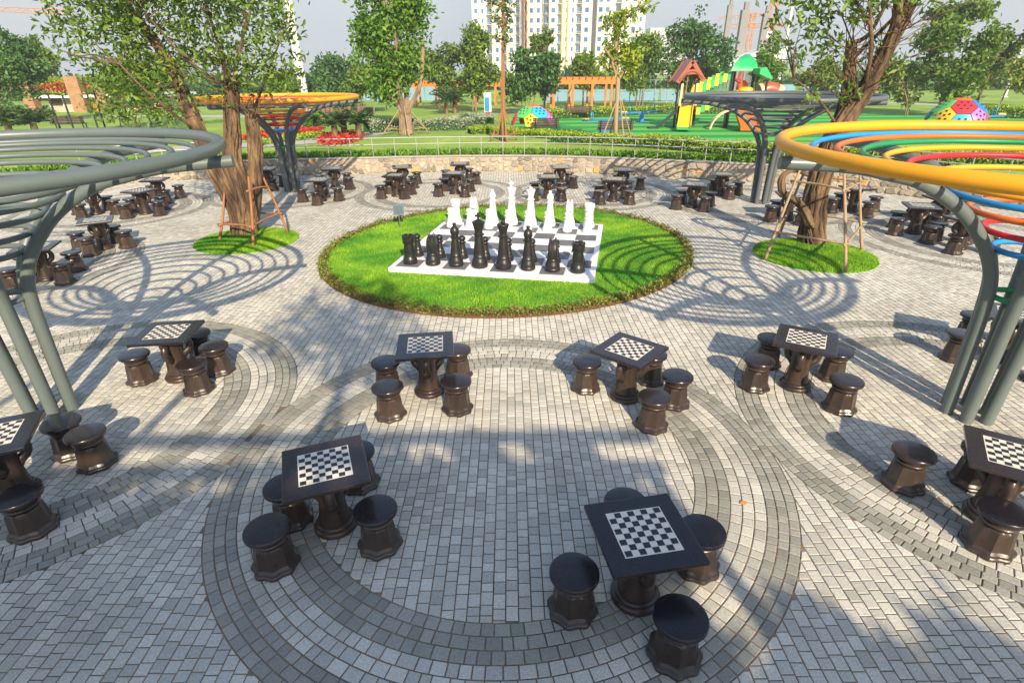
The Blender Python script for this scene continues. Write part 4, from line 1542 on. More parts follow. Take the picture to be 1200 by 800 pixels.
def bench(label, px, py, rz, wd=1.55, group='brown slatted park benches'):
    p = gz(px, py)
    t = thing('park_bench', label, 'bench', p, R_(rz), group)
    for i in range(4):
        MB().box((0, -0.20 + i * 0.115, 0.43), (wd, 0.09, 0.03)).build('seat_slat', M['brown'], t)
    for i in range(4):
        MB().beam((-wd / 2, -0.27 - i * .03, 0.52 + i * 0.105), (wd / 2, -0.27 - i * .03, 0.52 + i * 0.105), 0.03, 0.085).build('back_slat', M['brown'], t)
    for sx in (-1, 1):
        MB().beam((sx * (wd / 2 - .15), -0.2, 0), (sx * (wd / 2 - .15), -0.41, 0.9), 0.05, 0.05).beam((sx * (wd / 2 - .15), 0.18, 0), (sx * (wd / 2 - .15), 0.18, 0.41), 0.05, 0.05).build('leg', M['black_metal'], t)
    return t


bench('brown bench seen from behind beside the left climbing dome', 640, 157, -8, 1.5)
bench('brown bench behind the yellowish young tree', 720, 161, -5, 1.9)
bench('reddish brown bench far behind the left seesaw', 677, 139, -5, 2.1)
bench('brown bench on the lawn at the left behind the grey pergola', 86, 153, 12, 1.9)


def seesaw(label, xa, ya, xb, yb):
    a, b = gz(xa, ya), gz(xb, yb)
    c = (a + b) / 2
    t = thing('seesaw', label, 'seesaw', c, math.atan2(b[1] - a[1], b[0] - a[0]), 'blue seesaws on the green playground')
    L = np.linalg.norm(b - a) / 2
    MB().beam((-L, 0, 0.58), (L, 0, 0.70), 0.16, 0.10).build('plank', M['k_blue'], t)
    MB().box((0, 0, 0.30), (0.34, 0.22, 0.6), 0, 0, 0.7).box((0, 0, .03), (.6, .5, .06)).build('support', M['k_blue'], t)
    for s in (-1, 1):
        z = 0.64 + s * 0.06
        MB().box((s * (L - .22), 0, z + .09), (0.42, 0.26, 0.07), 0, 0, .8).build('seat', M['k_yellow'], t)
        x = s * (L - .62)
        MB().tube([(x, -.16, z + .05), (x, -.17, z + .38), (x + s * .05, -.12, z + .46), (x + s * .05, .12, z + .46), (x, .17, z + .38), (x, .16, z + .05)], 0.022, 6).build('handle', M['k_sky'], t, smooth=True)
    return t


seesaw('nearer blue seesaw with yellow seats left of the young tree', 682, 153, 736, 155)
seesaw('farther blue seesaw with yellow seats right of the young tree', 727, 143, 776, 143)
seesaw('blue seesaw at the right behind the yellow pergola rim', 1130, 150, 1172, 150)


def dome(label, px, py, wpx, cols, rz):
    p = gz(px, py)
    R = wpx / 2 * p[1] / FPX
    t = thing('climbing_dome', label, 'climbing dome', p, rz, 'colourful climbing domes of pierced panels')
    ph = (1 + 5 ** .5) / 2
    iv = []
    for s1 in (-1, 1):
        for s2 in (-1, 1):
            iv += [(0, s1 * 1, s2 * ph), (s1 * 1, s2 * ph, 0), (s2 * ph, 0, s1 * 1)]
    iv = np.array([unit(v) for v in iv])
    ax = unit(np.cross(iv[0], (0, 0, 1)))
    iv = iv @ np.array(Matrix.Rotation(math.acos(iv[0][2]), 3, Vector(ax))).T
    n0 = [j for j in range(12) if j and iv[0] @ iv[j] > .4][0]
    rz -= math.atan2(iv[n0][1], iv[n0][0])
    t.rotation_euler.z = rz
    nbr = [[j for j in range(12) if j != i and iv[i] @ iv[j] > .4] for i in range(12)]
    faces = []
    for i in range(12):
        faces.append([unit(iv[i] * 2 / 3 + iv[j] / 3) for j in nbr[i]])
        for j in nbr[i]:
            for l in nbr[i]:
                if i < j < l and l in nbr[j]:
                    faces.append([unit(iv[a] * 2 / 3 + iv[b] / 3) for a in (i, j, l) for b in (i, j, l) if a != b])
    faces.sort(key=lambda f_: -round(float(np.mean(f_, 0)[2]), 3))
    k = 0
    off = np.array([0, 0, R * 0.08])
    for fc in faces:
        cor = np.array(fc) * R
        cen = cor.mean(0)
        if cen[2] < -0.05 * R: continue
        n = unit(cen)
        nw = np.array([n[0] * math.cos(rz) - n[1] * math.sin(rz), n[0] * math.sin(rz) + n[1] * math.cos(rz), n[2]])
        dots = [(nw @ np.array([math.cos(R_(az)) * math.cos(R_(el)), math.sin(R_(az)) * math.cos(R_(el)), math.sin(R_(el))]), c_) for az, el, c_ in cols]
        bst, pick = max(dots)
        if len(cor) == 6 and n[2] < 0.35 and bst < 0.985: continue
        u = unit(np.cross(n, (0.3, 0.2, 1)))
        v = np.cross(n, u)
        cor = np.array(sorted(cor, key=lambda q: math.atan2((q - cen) @ v, (q - cen) @ u)))
        m_ = len(cor)
        ins = cen + (cor - cen) * 0.94
        outer = list(ins + off)
        bul = [cen + (q - cen) * 0.6 + n * R * 0.05 + off for q in ins]
        inner = [q - n * 0.06 for q in outer]
        vs = [(q[0], q[1], max(q[2], 0.0)) for q in outer + bul + inner]
        fs = [tuple(range(m_, 2 * m_))] + [(a, (a + 1) % m_, m_ + (a + 1) % m_, m_ + a) for a in range(m_)] + [((a + 1) % m_, a, 2 * m_ + a, 2 * m_ + (a + 1) % m_) for a in range(m_)] + [tuple(range(3 * m_ - 1, 2 * m_ - 1, -1))]
        o = MB().add(vs, fs).build('panel', M['k_' + pick], t, smooth=30)
        k += 1
        hb = MB()
        for a in range(m_ + 1):
            cpt = (cen if a == m_ else cen + (cor[a] - cen) * 0.46) + n * (R * 0.05 + 0.012) + off
            if cpt[2] < 0.1: continue
            rr = R * 0.042
            hb.add([cpt + rr * (u * math.cos(q) + v * math.sin(q)) for q in np.linspace(0, 2 * PI, 9)[:-1]], [tuple(range(8))])
        if hb.v: tag(hb.build('hole', M['black_metal'], o), kind='stuff')
    return t


dome('colourful climbing dome left of the benches with yellow and blue panels', 625, 154, 50, [(0, 90, 'orange'), (-136, 53, 'lime'), (-64, 53, 'sky'), (8, 53, 'red'), (80, 53, 'yellow'), (152, 53, 'lime'), (-100, 26, 'yellow'), (-28, 26, 'purple'), (-172, 26, 'red'), (44, 26, 'blue'), (116, 26, 'orange')], R_(-100))
dome('colourful climbing dome at the right behind the yellow pergola rim', 1117, 152, 60, [(0, 90, 'orange'), (-117, 53, 'red'), (-45, 53, 'blue'), (27, 53, 'lime'), (99, 53, 'yellow'), (171, 53, 'lime'), (-81, 26, 'purple'), (-9, 26, 'lime'), (-153, 26, 'yellow'), (63, 26, 'red'), (135, 26, 'blue'), (-117, 10.8, 'sky'), (-45, 10.8, 'brick')], R_(-81))

# ---- play structure
YP = 37.0
PB = np.array([*at(830, 150, YP)[:2], Z0])
PS = thing('play_structure', 'large playground climbing frame with green roofed tower, bridge and slides', 'playground set', PB)


def L(px, py, dy=0.0):
    q = at(px, py, YP + dy) - PB
    return np.array([q[0], q[1], max(q[2], 0.0)])


def post(px, y0, y1, dy, m='black_metal', r=0.07):
    a, b_ = L(px, y0, dy), L(px, y1, dy)
    a[2] = 0
    a[0] = b_[0]
    MB().tube([a, b_], r, 8).build('post', M[m], PS, smooth=60)


for px, dy in ((795.5, 0), (816.5, 0), (799, 1.3), (819, 1.3)): post(px, 152, 95, dy)
a, b, c = L(793, 97), L(824, 95), L(811, 72)
for dy in (-.15, 1.45):
    rb = MB()
    for q in (a, b):
        rb.beam(q + (0, dy, 0), c + (0, dy, 0), 0.12, 0.24)
    rb.beam(a * .55 + c * .45 + (0, dy, -.02), b * .55 + c * .45 + (0, dy, -.02), 0.10, 0.16)
    arc = [a * (1 - u) + b * u + np.array([0, dy, 0.05 + 0.55 * math.sin(PI * u)]) for u in np.linspace(0.05, .95, 9)]
    rb.tube(arc, 0.10, 6)
    rb.build('gable', M['k_brick'], PS)
MB().add([a + (0, -.1, .1), c + (0, -.1, .12), c + (0, 1.4, .12), a + (0, 1.4, .1)], [(0, 1, 2, 3)]).add([b + (0, -.1, .1), b + (0, 1.4, .1), c + (0, 1.4, .121), c + (0, -.1, .121)], [(0, 1, 2, 3)]).build('roof_panel', M['k_brick'], PS)
dk = (L(806, 124) * .5 + L(806, 124, 1.3) * .5)
MB().box(dk + (0, 0, 0), (1.3, 1.4, 0.08)).build('deck', M['black_metal'], PS)


def slide(pts, wd, m, name):
    P = spline(pts, 5)
    mb = MB()
    k = len(P)
    T = np.gradient(P, axis=0)
    vs = []
    for p, t_ in zip(P, T):
        sd = unit(np.cross(t_, (0, 0, 1)))
        nn = unit(np.cross(sd, t_))
        for o_, h in ((-.5, .24), (-.46, .02), (.46, .02), (.5, .24), (.56, .24), (.5, -.05), (-.5, -.05), (-.56, .24)):
            vs.append(p + sd * o_ * wd + nn * h * wd)
    fs = [(i * 8 + j, i * 8 + (j + 1) % 8, i * 8 + 8 + (j + 1) % 8, i * 8 + 8 + j) for i in range(k - 1) for j in range(8)]
    fs += [tuple(range(7, -1, -1)), tuple((k - 1) * 8 + j for j in range(8))]
    mb.add(vs, fs).build(name, M[m], PS, smooth=40)


top = L(805, 124, 0.0)
slide([top, top + (-.25, -.8, -.55), top + (-.47, -1.5, -1.25), ], 0.72, 'k_yellow', 'slide')
slide([top + (-.455, -1.45, -1.2), np.array([top[0] - .62, top[1] - 2.0, 0.22]), np.array([top[0] - .80, top[1] - 2.6, 0.16])], 0.78, 'k_green', 'slide_run_out')
for sx in (-.5, .5):
    MB().beam(top + (sx, -.05, 0), top + (sx * .9, -.05, 1.25), .14, .14).build('guard', M['k_tan'], PS)
# climbing net and ramp at the left
nb = MB()
n0, n1, n2, n3 = L(795, 112, .4), L(795, 112, 1.6), L(777, 146, 1.6), L(777, 146, .4)
n2[2] = n3[2] = 0.05
for u in np.linspace(0, 1, 8):
    nb.tube([n0 * (1 - u) + n1 * u, n3 * (1 - u) + n2 * u], 0.018, 5)
    nb.tube([n0 * (1 - u) + n3 * u, n1 * (1 - u) + n2 * u], 0.018, 5)
nb.build('climbing_net', M['k_green'], PS)
q0, q1 = L(792, 131, -.2), L(770, 147, -.2)
q1[2] = 0.08
MB().beam(q0, q1, 0.5, 0.07).box(q1 + (-.25, 0, -.02), (.6, .55, .08)).build('ramp', M['black_metal'], PS)
# bridge with coloured boards, rope sides
m1, m2 = L(818, 106, -.1), L(857, 88, -.1)
for i in range(8):
    u = (i + .5) / 8
    q = m1 * (1 - u) + m2 * u
    for dy in (0, 1.35):
        MB().box(q + (0, dy, 0), (0.235, 0.06, 0.46)).build('bridge_panel', M['k_green' if i % 2 else 'k_yellow'], PS)
for dy in (0.02, 1.33):
    br = MB()
    br.beam(m1 + (0, dy, -1.35), m2 + (0, dy, -1.35), .08, .12)
    for i in range(17):
        u = i / 16
        q = m1 * (1 - u) + m2 * u + (0, dy, 0)
        br.tube([q - (0, 0, .25), q - (0, 0, 1.35)], 0.018, 5)
    br.build('bridge_ropes', M['k_green'], PS)
for i in range(12):
    u = (i + .5) / 12
    q = m1 * (1 - u) + m2 * u
    MB().box(q + (0, .67, -1.32), (0.17, 1.25, 0.05)).build('bridge_plank', M['brown'], PS)
for i, (px, py) in enumerate(((818, 130), (823.5, 127.5), (828.5, 125))):
    MB().box(L(px, py, -.4), (0.26, 0.07, 0.40)).build('bridge_panel', M['k_green' if i % 2 else 'k_yellow'], PS)
# main tower
for px, dy in ((860, -.2), (885, -.2), (862, 1.6), (884, 1.6)): post(px, 152, 80, dy)
for px in (851, 854.5): post(px, 152, 128, -.5, r=0.06)
e0, e1, e2, e3 = L(857, 82, -.4), L(889, 82, -.4), L(889, 82, 1.8), L(857, 82, 1.8)
ap = (e0 + e1 + e2 + e3) / 4
rf = MB()
lev = []
for k, s in ((0, 1.0), (.45, .80), (.8, .48), (1.0, .12)):
    lev += [tuple(ap + (e - ap) * s + np.array([0, 0, 0.86 * k])) for e in (e0, e1, e2, e3)]
lev += [tuple(e - np.array([0, 0, .08])) for e in (e0, e1, e2, e3)]
fs = [(l * 4 + i, l * 4 + (i + 1) % 4, l * 4 + 4 + (i + 1) % 4, l * 4 + 4 + i) for l in range(3) for i in range(4)] + [(12, 13, 14, 15), (19, 18, 17, 16)] + [(16 + i, 16 + (i + 1) % 4, (i + 1) % 4, i) for i in range(4)]
rf.add(lev, fs).build('green_roof', M['k_green'], PS, smooth=50)
ct = (L(872, 116, -.2) + L(872, 116, 1.6)) / 2
MB().box(ct, (1.5, 1.8, .09)).build('deck', M['black_metal'], PS)
MB().box(L(874, 109.5, -.28), (1.2, .08, .36)).lathe([(.5, 0), (.45, .12), (.3, .2), (.05, .23)], 14, L(874, 106.5, -.28), mod=lambda a, z: 1 if abs(math.cos(a)) > .3 else 1).build('yellow_panel', M['k_yellow'], PS)
MB().lathe([(.30, 0), (.36, .2), (.30, .45), (.12, .6)], 14, L(869, 107, .3)).build('orange_barrel', M['k_orange'], PS, smooth=True)
MB().tube(spline([L(864, 96, -.3), L(866.5, 92, -.3), L(868, 86, -.3), L(869.5, 82, -.3)], 4), [.26, .22, .18, .14, .10, .08, .07, .07, .07, .07, .07, .08, .12], 8).build('red_spout', M['k_red'], PS, smooth=True)
sf = L(886, 88, -.9)
MB().add([sf + (0, -.5, .35), sf + (.8, -.5, -.15), sf + (.8, .5, -.15), sf + (0, .5, .35), sf + (.36, -.5, .40), sf + (.36, .5, .40), sf + (0, -.5, .05), sf + (0, .5, .05), sf + (.8, -.5, -.26), sf + (.8, .5, -.26)], [(0, 3, 5, 4), (4, 5, 2, 1), (0, 4, 1, 8, 6), (3, 7, 9, 2, 5), (0, 6, 7, 3), (1, 2, 9, 8), (6, 8, 9, 7)]).build('small_roof', M['k_green'], PS)
post(888, 152, 90, -.8)
post(899, 152, 95, -.8)
MB().tube(spline([L(893, 107, .2), L(899, 104.5, .2), L(905, 105, .2), L(912, 109, .2)], 5), 0.42, 14).build('tunnel', M['k_brick'], PS, smooth=50)
MB().tube([L(890, 107.6, .2), L(894, 106, .2)], 0.46, 14).tube([L(908, 106.5, .2), L(913, 109.5, .2)], 0.46, 14).build('tunnel_collar', M['k_tan'], PS, smooth=50)
o_t, o_b = L(871, 131, -.4), L(876, 157, -2.6)
o_b[2] = .12
slide([o_t + (0, 0, .25), (o_t + o_b) / 2 + (0, -.2, .05), o_b + (0, -.4, .02)], 1.15, 'k_orange', 'orange_slide')
arc = spline([L(832, 151, -1.4) * (1, 1, 0), L(836, 143, -1.3), L(844, 135, -1.2), L(854, 130, -1.0), L(862, 128, -.6)], 4)
for dx in (0, .55):
    MB().tube([q + (dx * .25, dx, 0) for q in arc], 0.055, 7).build('arch_rail', M['k_tan'], PS, smooth=True)
for i in range(2, len(arc), 2):
    MB().tube([arc[i], arc[i] + (.14, .55, 0)], 0.03, 6).build('rung', M['k_tan'], PS)


# ---- orange timber pergolas
def timber_pergola(label, xa, xb, yb, ytop, n, depth):
    a, b = gz(xa, yb), gz(xb, yb)
    c = (a + b) / 2
    Y = c[1]
    h = at((xa + xb) / 2, ytop, Y)[2] - Z0
    W = abs(b[0] - a[0])
    t = thing('timber_pergola', label, 'pergola', c, 0, 'orange timber pergolas in the park')
    for i in range(n):
        x = -W / 2 + W * i / (n - 1)
        for y in (0, depth):
            MB().box((x, y, (h - .3) / 2), (.20, .20, h - .3)).build('post', M['timber'], t)
    for y in (0, depth):
        MB().box((0, y, h - .26), (W + .7, .16, .58)).build('beam', M['timber'], t)
    k = int(W / .55)
    for i in range(k + 1):
        MB().box((-W / 2 + W * i / k, depth / 2, h + .03), (.07, depth + .9, .10)).build('rafter', M['timber'], t)


timber_pergola('orange timber pergola left of the young yellowish tree', 648, 716, 129, 91, 4, 3.2)
timber_pergola('orange timber pergola half hidden behind the middle trees', 490, 604, 124, 95, 6, 3.0)


# ---- background trees
def bgtree(label, bx, by, box, lm, n, size, bm='bark_pale', ntr=1, blobs=8, group=None, r=None, lean=0, twigs=26, per=20, spread=0.2, fill=None, trunk_top=None, seed=None, aspect=.55):
    b = gz(bx, by)
    Y = b[1]
    k = Y / FPX
    x0, x1, y0, y1 = box
    g = random.Random(seed or int(bx * 7 + by))
    bl = []
    for i in range(blobs):
        u, v = g.uniform(.16, .84), g.uniform(.12, .9)
        wv = 0.30 + 0.22 * math.sin(PI * v)
        u = .5 + (u - .5) * (0.75 + .5 * math.sin(PI * v))
        p = at(x0 + (x1 - x0) * u, y0 + (y1 - y0) * v, Y)
        rw = (x1 - x0) * k * g.uniform(.16, .27)
        rh = min((y1 - y0) * k * g.uniform(.12, .22), rw * 1.3)
        bl.append((p[0] - b[0], g.uniform(-.5, .5) * (x1 - x0) * k * .5, p[2] - Z0, rw, rw, rh))
    if fill: bl += [pb(*f_[:2], Y, f_[2], f_[3], b) for f_ in fill]
    st = []
    top = at((x0 + x1) / 2 + lean, trunk_top if trunk_top is not None else y0 + (y1 - y0) * .35, Y) - b
    r0 = r or 0.022 * max(2.0, top[2])
    for i in range(ntr):
        off = (i - (ntr - 1) / 2) * (x1 - x0) * k * .16
        st.append(([(off * .40, 0, -.1), (off * .5 + top[0] * .2, g.uniform(-.1, .1), top[2] * .35), (off * .75 + top[0] * .7, g.uniform(-.2, .2), top[2] * .7), (off * .95 + top[0], 0, top[2])], r0 / (ntr ** .4), r0 * .3))
    return tree('tree', label, b, st, bl, n, size, lm, bm, group or 'trees in the park', twigs=twigs, per=per, spread=spread, strands=(5 if Y < 45 else 0), seed=3, aspect=aspect, twig_r=.02 + .0006 * Y)


Y4 = float(gz(476, 158)[1])
B4 = gz(476, 158)
st4 = [([(x_ * .6, 0, -.1), (x_ * .55, .1, 1.0), rel(474 + x_ * 14, 128, Y4, B4), rel(*e_[0], Y4 + e_[1], B4), rel(*e_[2], Y4 + e_[1], B4)], r_, .07) for x_, r_, e_ in ((-.32, .21, ((452, 98), .2, (444, 50))), (-.1, .26, ((466, 95), -.3, (462, 20))), (.12, .24, ((477, 95), .3, (478, 10))), (.34, .22, ((492, 100), 0, (496, 55))))]
_g4 = random.Random(4)
bl4 = [pb(457 + _g4.uniform(-1, 1) * 36 * math.sin(PI * min(1, .25 + q_ * .75)), -40 + q_ * 145, Y4, 17, 15, B4) for q_ in np.linspace(0, 1, 22)] + [pb(px_, py_, Y4, 13, 11, B4) for px_, py_ in ((425, 30), (422, 62), (488, 40), (492, 75), (440, 100), (482, 105))]
tree('tree', 'tall bright green broadleaf tree with a forked trunk at centre left', B4, st4, bl4, 8200, .28, 'leaf_bright', 'bark_pale', 'trees in the park', twigs=70, per=16, spread=.3, strands=5, seed=3, aspect=.55, twig_r=.03)
bgtree('dark rounded tree right of the white lamp pole', 391, 128, (352, 428, 48, 122), 'leaf_dark', 5200, .42, ntr=1, blobs=9)
bgtree('loose grove tree left behind the bright centre tree', 432, 133, (404, 462, 62, 118), 'leaf', 4200, .32, ntr=4, blobs=8)
bgtree('round topped tree right of the bright centre tree', 519, 130, (498, 548, 44, 112), 'leaf', 3600, .36, ntr=3, blobs=8)
bgtree('taller tree left of the apartment tower', 556, 132, (532, 582, 32, 112), 'leaf', 4200, .36, ntr=2, blobs=8)
bgtree('thin nearly bare young tree with stakes in front of the tower', 590, 165, (572, 606, -20, 70), 'leaf_olive', 420, .22, bm='stake', blobs=6, r=.13, trunk_top=-10, twigs=22, per=7)
bgtree('dense dark round tree left of the orange pergola', 618, 134, (592, 650, 58, 122), 'leaf_dark', 5200, .36, ntr=4, blobs=9)
bgtree('slim tree rising above the dark round tree', 638, 131, (624, 652, 38, 78), 'leaf', 1600, .34, blobs=5, trunk_top=60)
bgtree('small tree behind the orange pergola', 683, 126, (664, 704, 60, 104), 'leaf', 2200, .40, blobs=6)
bgtree('pale green tree right of the orange pergola', 749, 128, (728, 778, 42, 112), 'leaf', 3800, .36, ntr=3, blobs=8)
bgtree('dark leaning crowned tree left of the concrete columns', 803, 128, (768, 848, 18, 112), 'leaf_dark', 5200, .36, blobs=10, ntr=2, lean=12)
bgtree('light green tree behind the green roofed play tower', 907, 126, (882, 932, 44, 108), 'leaf_bright', 3000, .34, blobs=7, ntr=2)
bgtree('olive tree behind the right ficus', 955, 128, (930, 985, 55, 116), 'leaf_olive', 2600, .36, blobs=7, ntr=2)
bgtree('broad green tree beyond the right climbing dome', 1108, 136, (1080, 1162, 32, 116), 'leaf', 4300, .36, blobs=11, ntr=4)
bgtree('high domed crown above the broad green tree', 1100, 128, (1088, 1148, 0, 52), 'leaf', 3000, .40, blobs=7, trunk_top=30)
bgtree('thin leaning tree at the right on the far lawn', 1138, 136, (1150, 1196, 30, 84), 'leaf_olive', 1100, .34, blobs=6, lean=2, bm='bark')
bgtree('yellowish tree cut by the right picture edge', 1172, 124, (1162, 1225, 56, 106), 'leaf_yellow', 3200, .34, blobs=8, lean=4)
bgtree('tree with grey trunk between the right pergola and the far lawn', 1062, 136, (1040, 1082, 70, 120), 'leaf_olive', 1300, .32, blobs=6, ntr=2)
bgtree('dark dense tree at the left picture edge', 8, 146, (-34, 38, 40, 140), 'leaf_dark', 6000, .32, blobs=11, ntr=3)
bgtree('feathery pale tree behind the dark tree at the left', 46, 127, (24, 62, 46, 98), 'leaf_olive', 1800, .42, blobs=6)
bgtree('green tree behind the flower roofed house', 66, 128, (34, 78, 60, 108), 'leaf', 2800, .46, blobs=6)
bgtree('bright leaved young tree left of the ficus limb', 150, 152, (112, 232, 58, 150), 'leaf_bright', 4200, .24, blobs=10, ntr=3, bm='bark')
bgtree('small tree behind the yellow rimmed distant pergola', 325, 140, (296, 352, 84, 128), 'leaf', 1900, .30, blobs=6, ntr=2)

# the young yellowish tree with tripod, branch by branch
Y3 = float(gz(722, 168)[1])
B3 = gz(722, 168)
st3 = [([(0, 0, -.1), rel(722, 140, Y3, B3), rel(724, 100, Y3, B3), rel(723, 82, Y3, B3)], .14, .10), ([rel(723, 90, Y3, B3), rel(722, 55, Y3, B3), rel(727, 30, Y3, B3), rel(745, 12, Y3, B3), rel(757, 2, Y3, B3)], .11, .03), ([rel(723, 92, Y3, B3), rel(716, 70, Y3 - .3, B3), rel(708, 55, Y3 - .5, B3)], .07, .025), ([rel(724, 95, Y3, B3), rel(735, 75, Y3 + .2, B3), rel(743, 58, Y3 + .3, B3)], .08, .025)]
tree('young_tree', 'young yellowish tree with upswept branches and stakes before the playground', B3, st3, [pb(723, 28, Y3, 12, 12, B3), pb(722, 40, Y3, 10, 9, B3), pb(740, 18, Y3, 8, 6, B3), pb(756, 6, Y3, 9, 7, B3), pb(712, 62, Y3, 10, 10, B3), pb(740, 62, Y3, 11, 12, B3), pb(710, 78, Y3, 9, 8, B3), pb(732, 80, Y3, 12, 8, B3), pb(728, 58, Y3, 8, 10, B3)], 1150, .25, 'leaf_yellow', 'stake_pale', 'trees in the park', twigs=36, per=10, spread=.2, strands=0, aspect=.5)


def tripod(label, px, py, hpx, wpx, m):
    b = gz(px, py)
    k = b[1] / FPX
    h, w_ = hpx * k, wpx * k
    P = [((b[0] + w_ * math.cos(q), b[1] + w_ * math.sin(q), Z0), (b[0] + .12 * math.cos(q), b[1] + .12 * math.sin(q), Z0 + h)) for q in (.3, .3 + PI / 2, .3 + PI, .3 + 3 * PI / 2)]
    o = stake_frame(label, P, [(0, 1, .22, .22), (1, 2, .22, .22), (2, 3, .22, .22), (3, 0, .22, .22)], m)
    o.location.z = 0
    for ch in o.children: ch.location.z = 0.05
    return o


tripod('four stakes around the young yellowish tree', 722, 168, 44, 20, 'stake_pale')
tripod('four reddish stakes around the thin bare young tree', 590, 165, 30, 15, 'stake')
tripod('stakes around the bright broadleaf tree at centre left', 476, 158, 30, 26, 'stake_pale')


def far_wood(xa, xb, y0, y1, Y, n, lm):
    a, b = at(xa, y1, Y), at(xb, y1, Y)
    u = rng.uniform(0, 1, n)
    top = at((xa + xb) / 2, y0, Y)[2] - Z0
    hh = top * (0.65 + 0.35 * np.sin(u * 23 + 1) * np.sin(u * 9.3)) * rng.uniform(0, 1, n) ** .7
    P = np.stack([a[0] + (b[0] - a[0]) * u, Y + rng.uniform(-4, 4, n), Z0 + np.maximum(hh, .1)], 1)
    return tag(leaves('far_wood', P, Y * .011, M[lm], aspect=.6), kind='stuff')


far_wood(1020, 1260, 66, 108, 95, 4500, 'leaf_dark')
far_wood(-60, 250, 88, 110, 90, 4200, 'leaf_dark')
far_wood(240, 760, 84, 112, 118, 6000, 'leaf_dark')
far_wood(720, 1040, 88, 112, 118, 4200, 'leaf_dark')


# ================================================================ BUILDINGS, CRANES, POLES
def facade_pt(px, Y): return at(px, 60, Y)[0]


YT = 235.0
tw = thing('apartment_tower', 'tall cream apartment tower with rows of blue windows', 'building', (facade_pt(653, YT), YT, Z0))
kT = YT / FPX
xl, xr = (566 - 653) * kT, (741 - 653) * kT
HT = 75.0
# stepped blocks of the facade: px from, px to, depth offset
for a, b, d in ((566, 616, 0.0), (621.5, 692, 0.0), (692, 741, -0.8)):
    MB().box((((a + b) / 2 - 653) * kT, 8 + d, HT / 2), ((b - a) * kT, 16, HT)).build('wall', M['tower'], tw)
MB().box(((618.7 - 653) * kT, 10.5, HT / 2), (5.5 * kT, 15, HT)).build('wall', M['recess'], tw)
MB().box(((689.5 - 653) * kT, -.05, HT / 2), (3.6 * kT, .25, HT)).build('recess', M['recess'], tw)  # dark strip laid on the wall face, its colour standing for a shaded recess
cols = [(570, 3.6, 'w'), (576.5, 2.0, 'w'), (583.5, 5.0, 'b'), (591, 3.6, 'w'), (598.5, 4.6, 'b'), (605.5, 4.4, 'w'), (612.3, 4.2, 'b'), (626, 4.2, 'w'), (633, 4.0, 'w'), (641, 5.2, 'b'), (648, 4.4, 'w'), (655, 4.2, 'b'), (662, 2.4, 'w'), (668, 2.0, 'w'), (674.5, 5.4, 'b'), (682, 4.6, 'w'), (695.5, 4.6, 'w'), (702.5, 4.4, 'w'), (713.5, 6.0, 'b'), (721, 2.2, 'w'), (729.5, 4.6, 'w'), (736.5, 2.6, 'w')]
wm = {}
FL = 3.18
nwin = 0
for px, wd, kind in cols:
    x = (px - 653) * kT
    yf = -0.8 if px > 692 else 0.0
    for fl in range(0, 13):
        z = 4.0 + fl * FL
        key = (round(wd, 1), kind)
        if kind == 'w':
            if key not in wm:
                o = MB().box((0, 0, 0), (wd * kT * .80, .12, 1.45)).build('window', M['glass'], tw)
                wm[key] = (o.data,)
            else:
                o = bpy.data.objects.new('window', wm[key][0])
                C.objects.link(o)
                o.parent = tw
            o.location = (x, yf - .03, z)
        else:
            if key not in wm:
                o = MB().box((0, 0, 0), (wd * kT * .86, .10, 2.35)).build('balcony_door', M['recess'], tw)
                e = MB().box((-.14 * wd * kT, -.07, -.1), (wd * kT * .42, .08, 2.0)).build('pane', M['glass'], o)
                s = MB().box((0, -.55, -1.25), (wd * kT * .98, 1.1, .22)).box((0, -1.06, -.72), (wd * kT * .98, .08, .10)).build('balcony', M['tower_b'], tw)
                wm[key] = (o.data, e.data, s.data)
            else:
                o = bpy.data.objects.new('balcony_door', wm[key][0])
                e = bpy.data.objects.new('pane', wm[key][1])
                s = bpy.data.objects.new('balcony', wm[key][2])
                for q, pr in ((o, tw), (e, o), (s, tw)):
                    C.objects.link(q)
                    q.parent = pr
            o.location = (x, yf - .02, z)
            s.location = (x, yf, z)


def lattice(name, a, b, wd, m, parent, step=None):
    a, b = np.array(a, float), np.array(b, float)
    t = unit(b - a)
    u = unit(np.cross(t, (0.03, 1, 0.02)))
    v = np.cross(t, u)
    n = max(3, int(np.linalg.norm(b - a) / (step or wd * 1.3)))
    mb = MB()
    cs = [(u * i + v * j) * wd / 2 for i, j in ((-1, -1), (1, -1), (1, 1), (-1, 1))]
    for c in cs: mb.tube([a + c, b + c], wd * .085, 4)
    for k in range(n):
        p, q = a + (b - a) * k / n, a + (b - a) * (k + 1) / n
        for i in range(4):
            c0, c1 = cs[i], cs[(i + 1) % 4]
            if k % 2: c0, c1 = c1, c0
            mb.tube([p + c0, q + c1], wd * .05, 3, cap=False)
    return mb.build(name, m, parent)


def crane(label, px, Y, ytop, wd, m, jib=None, cab=False, name='tower_crane'):
    x = at(px, 60, Y)[0]
    ztop = at(px, ytop, Y)[2]
    t = thing(name, label, 'crane', (x, Y, Z0))
    lattice('mast', (0, 0, 0), (0, 0, ztop - Z0), wd, M[m], t, wd * (4 if name == 'hoist_mast' else 2))
    if jib:
        (xa, ya), (xb, yb) = jib
        a, b = at(xa, ya, Y) - np.array([x, Y, Z0]), at(xb, yb, Y) - np.array([x, Y, Z0])
        lattice('jib', a, b, wd * .6, M[m], t, wd * 1.4)
    return t


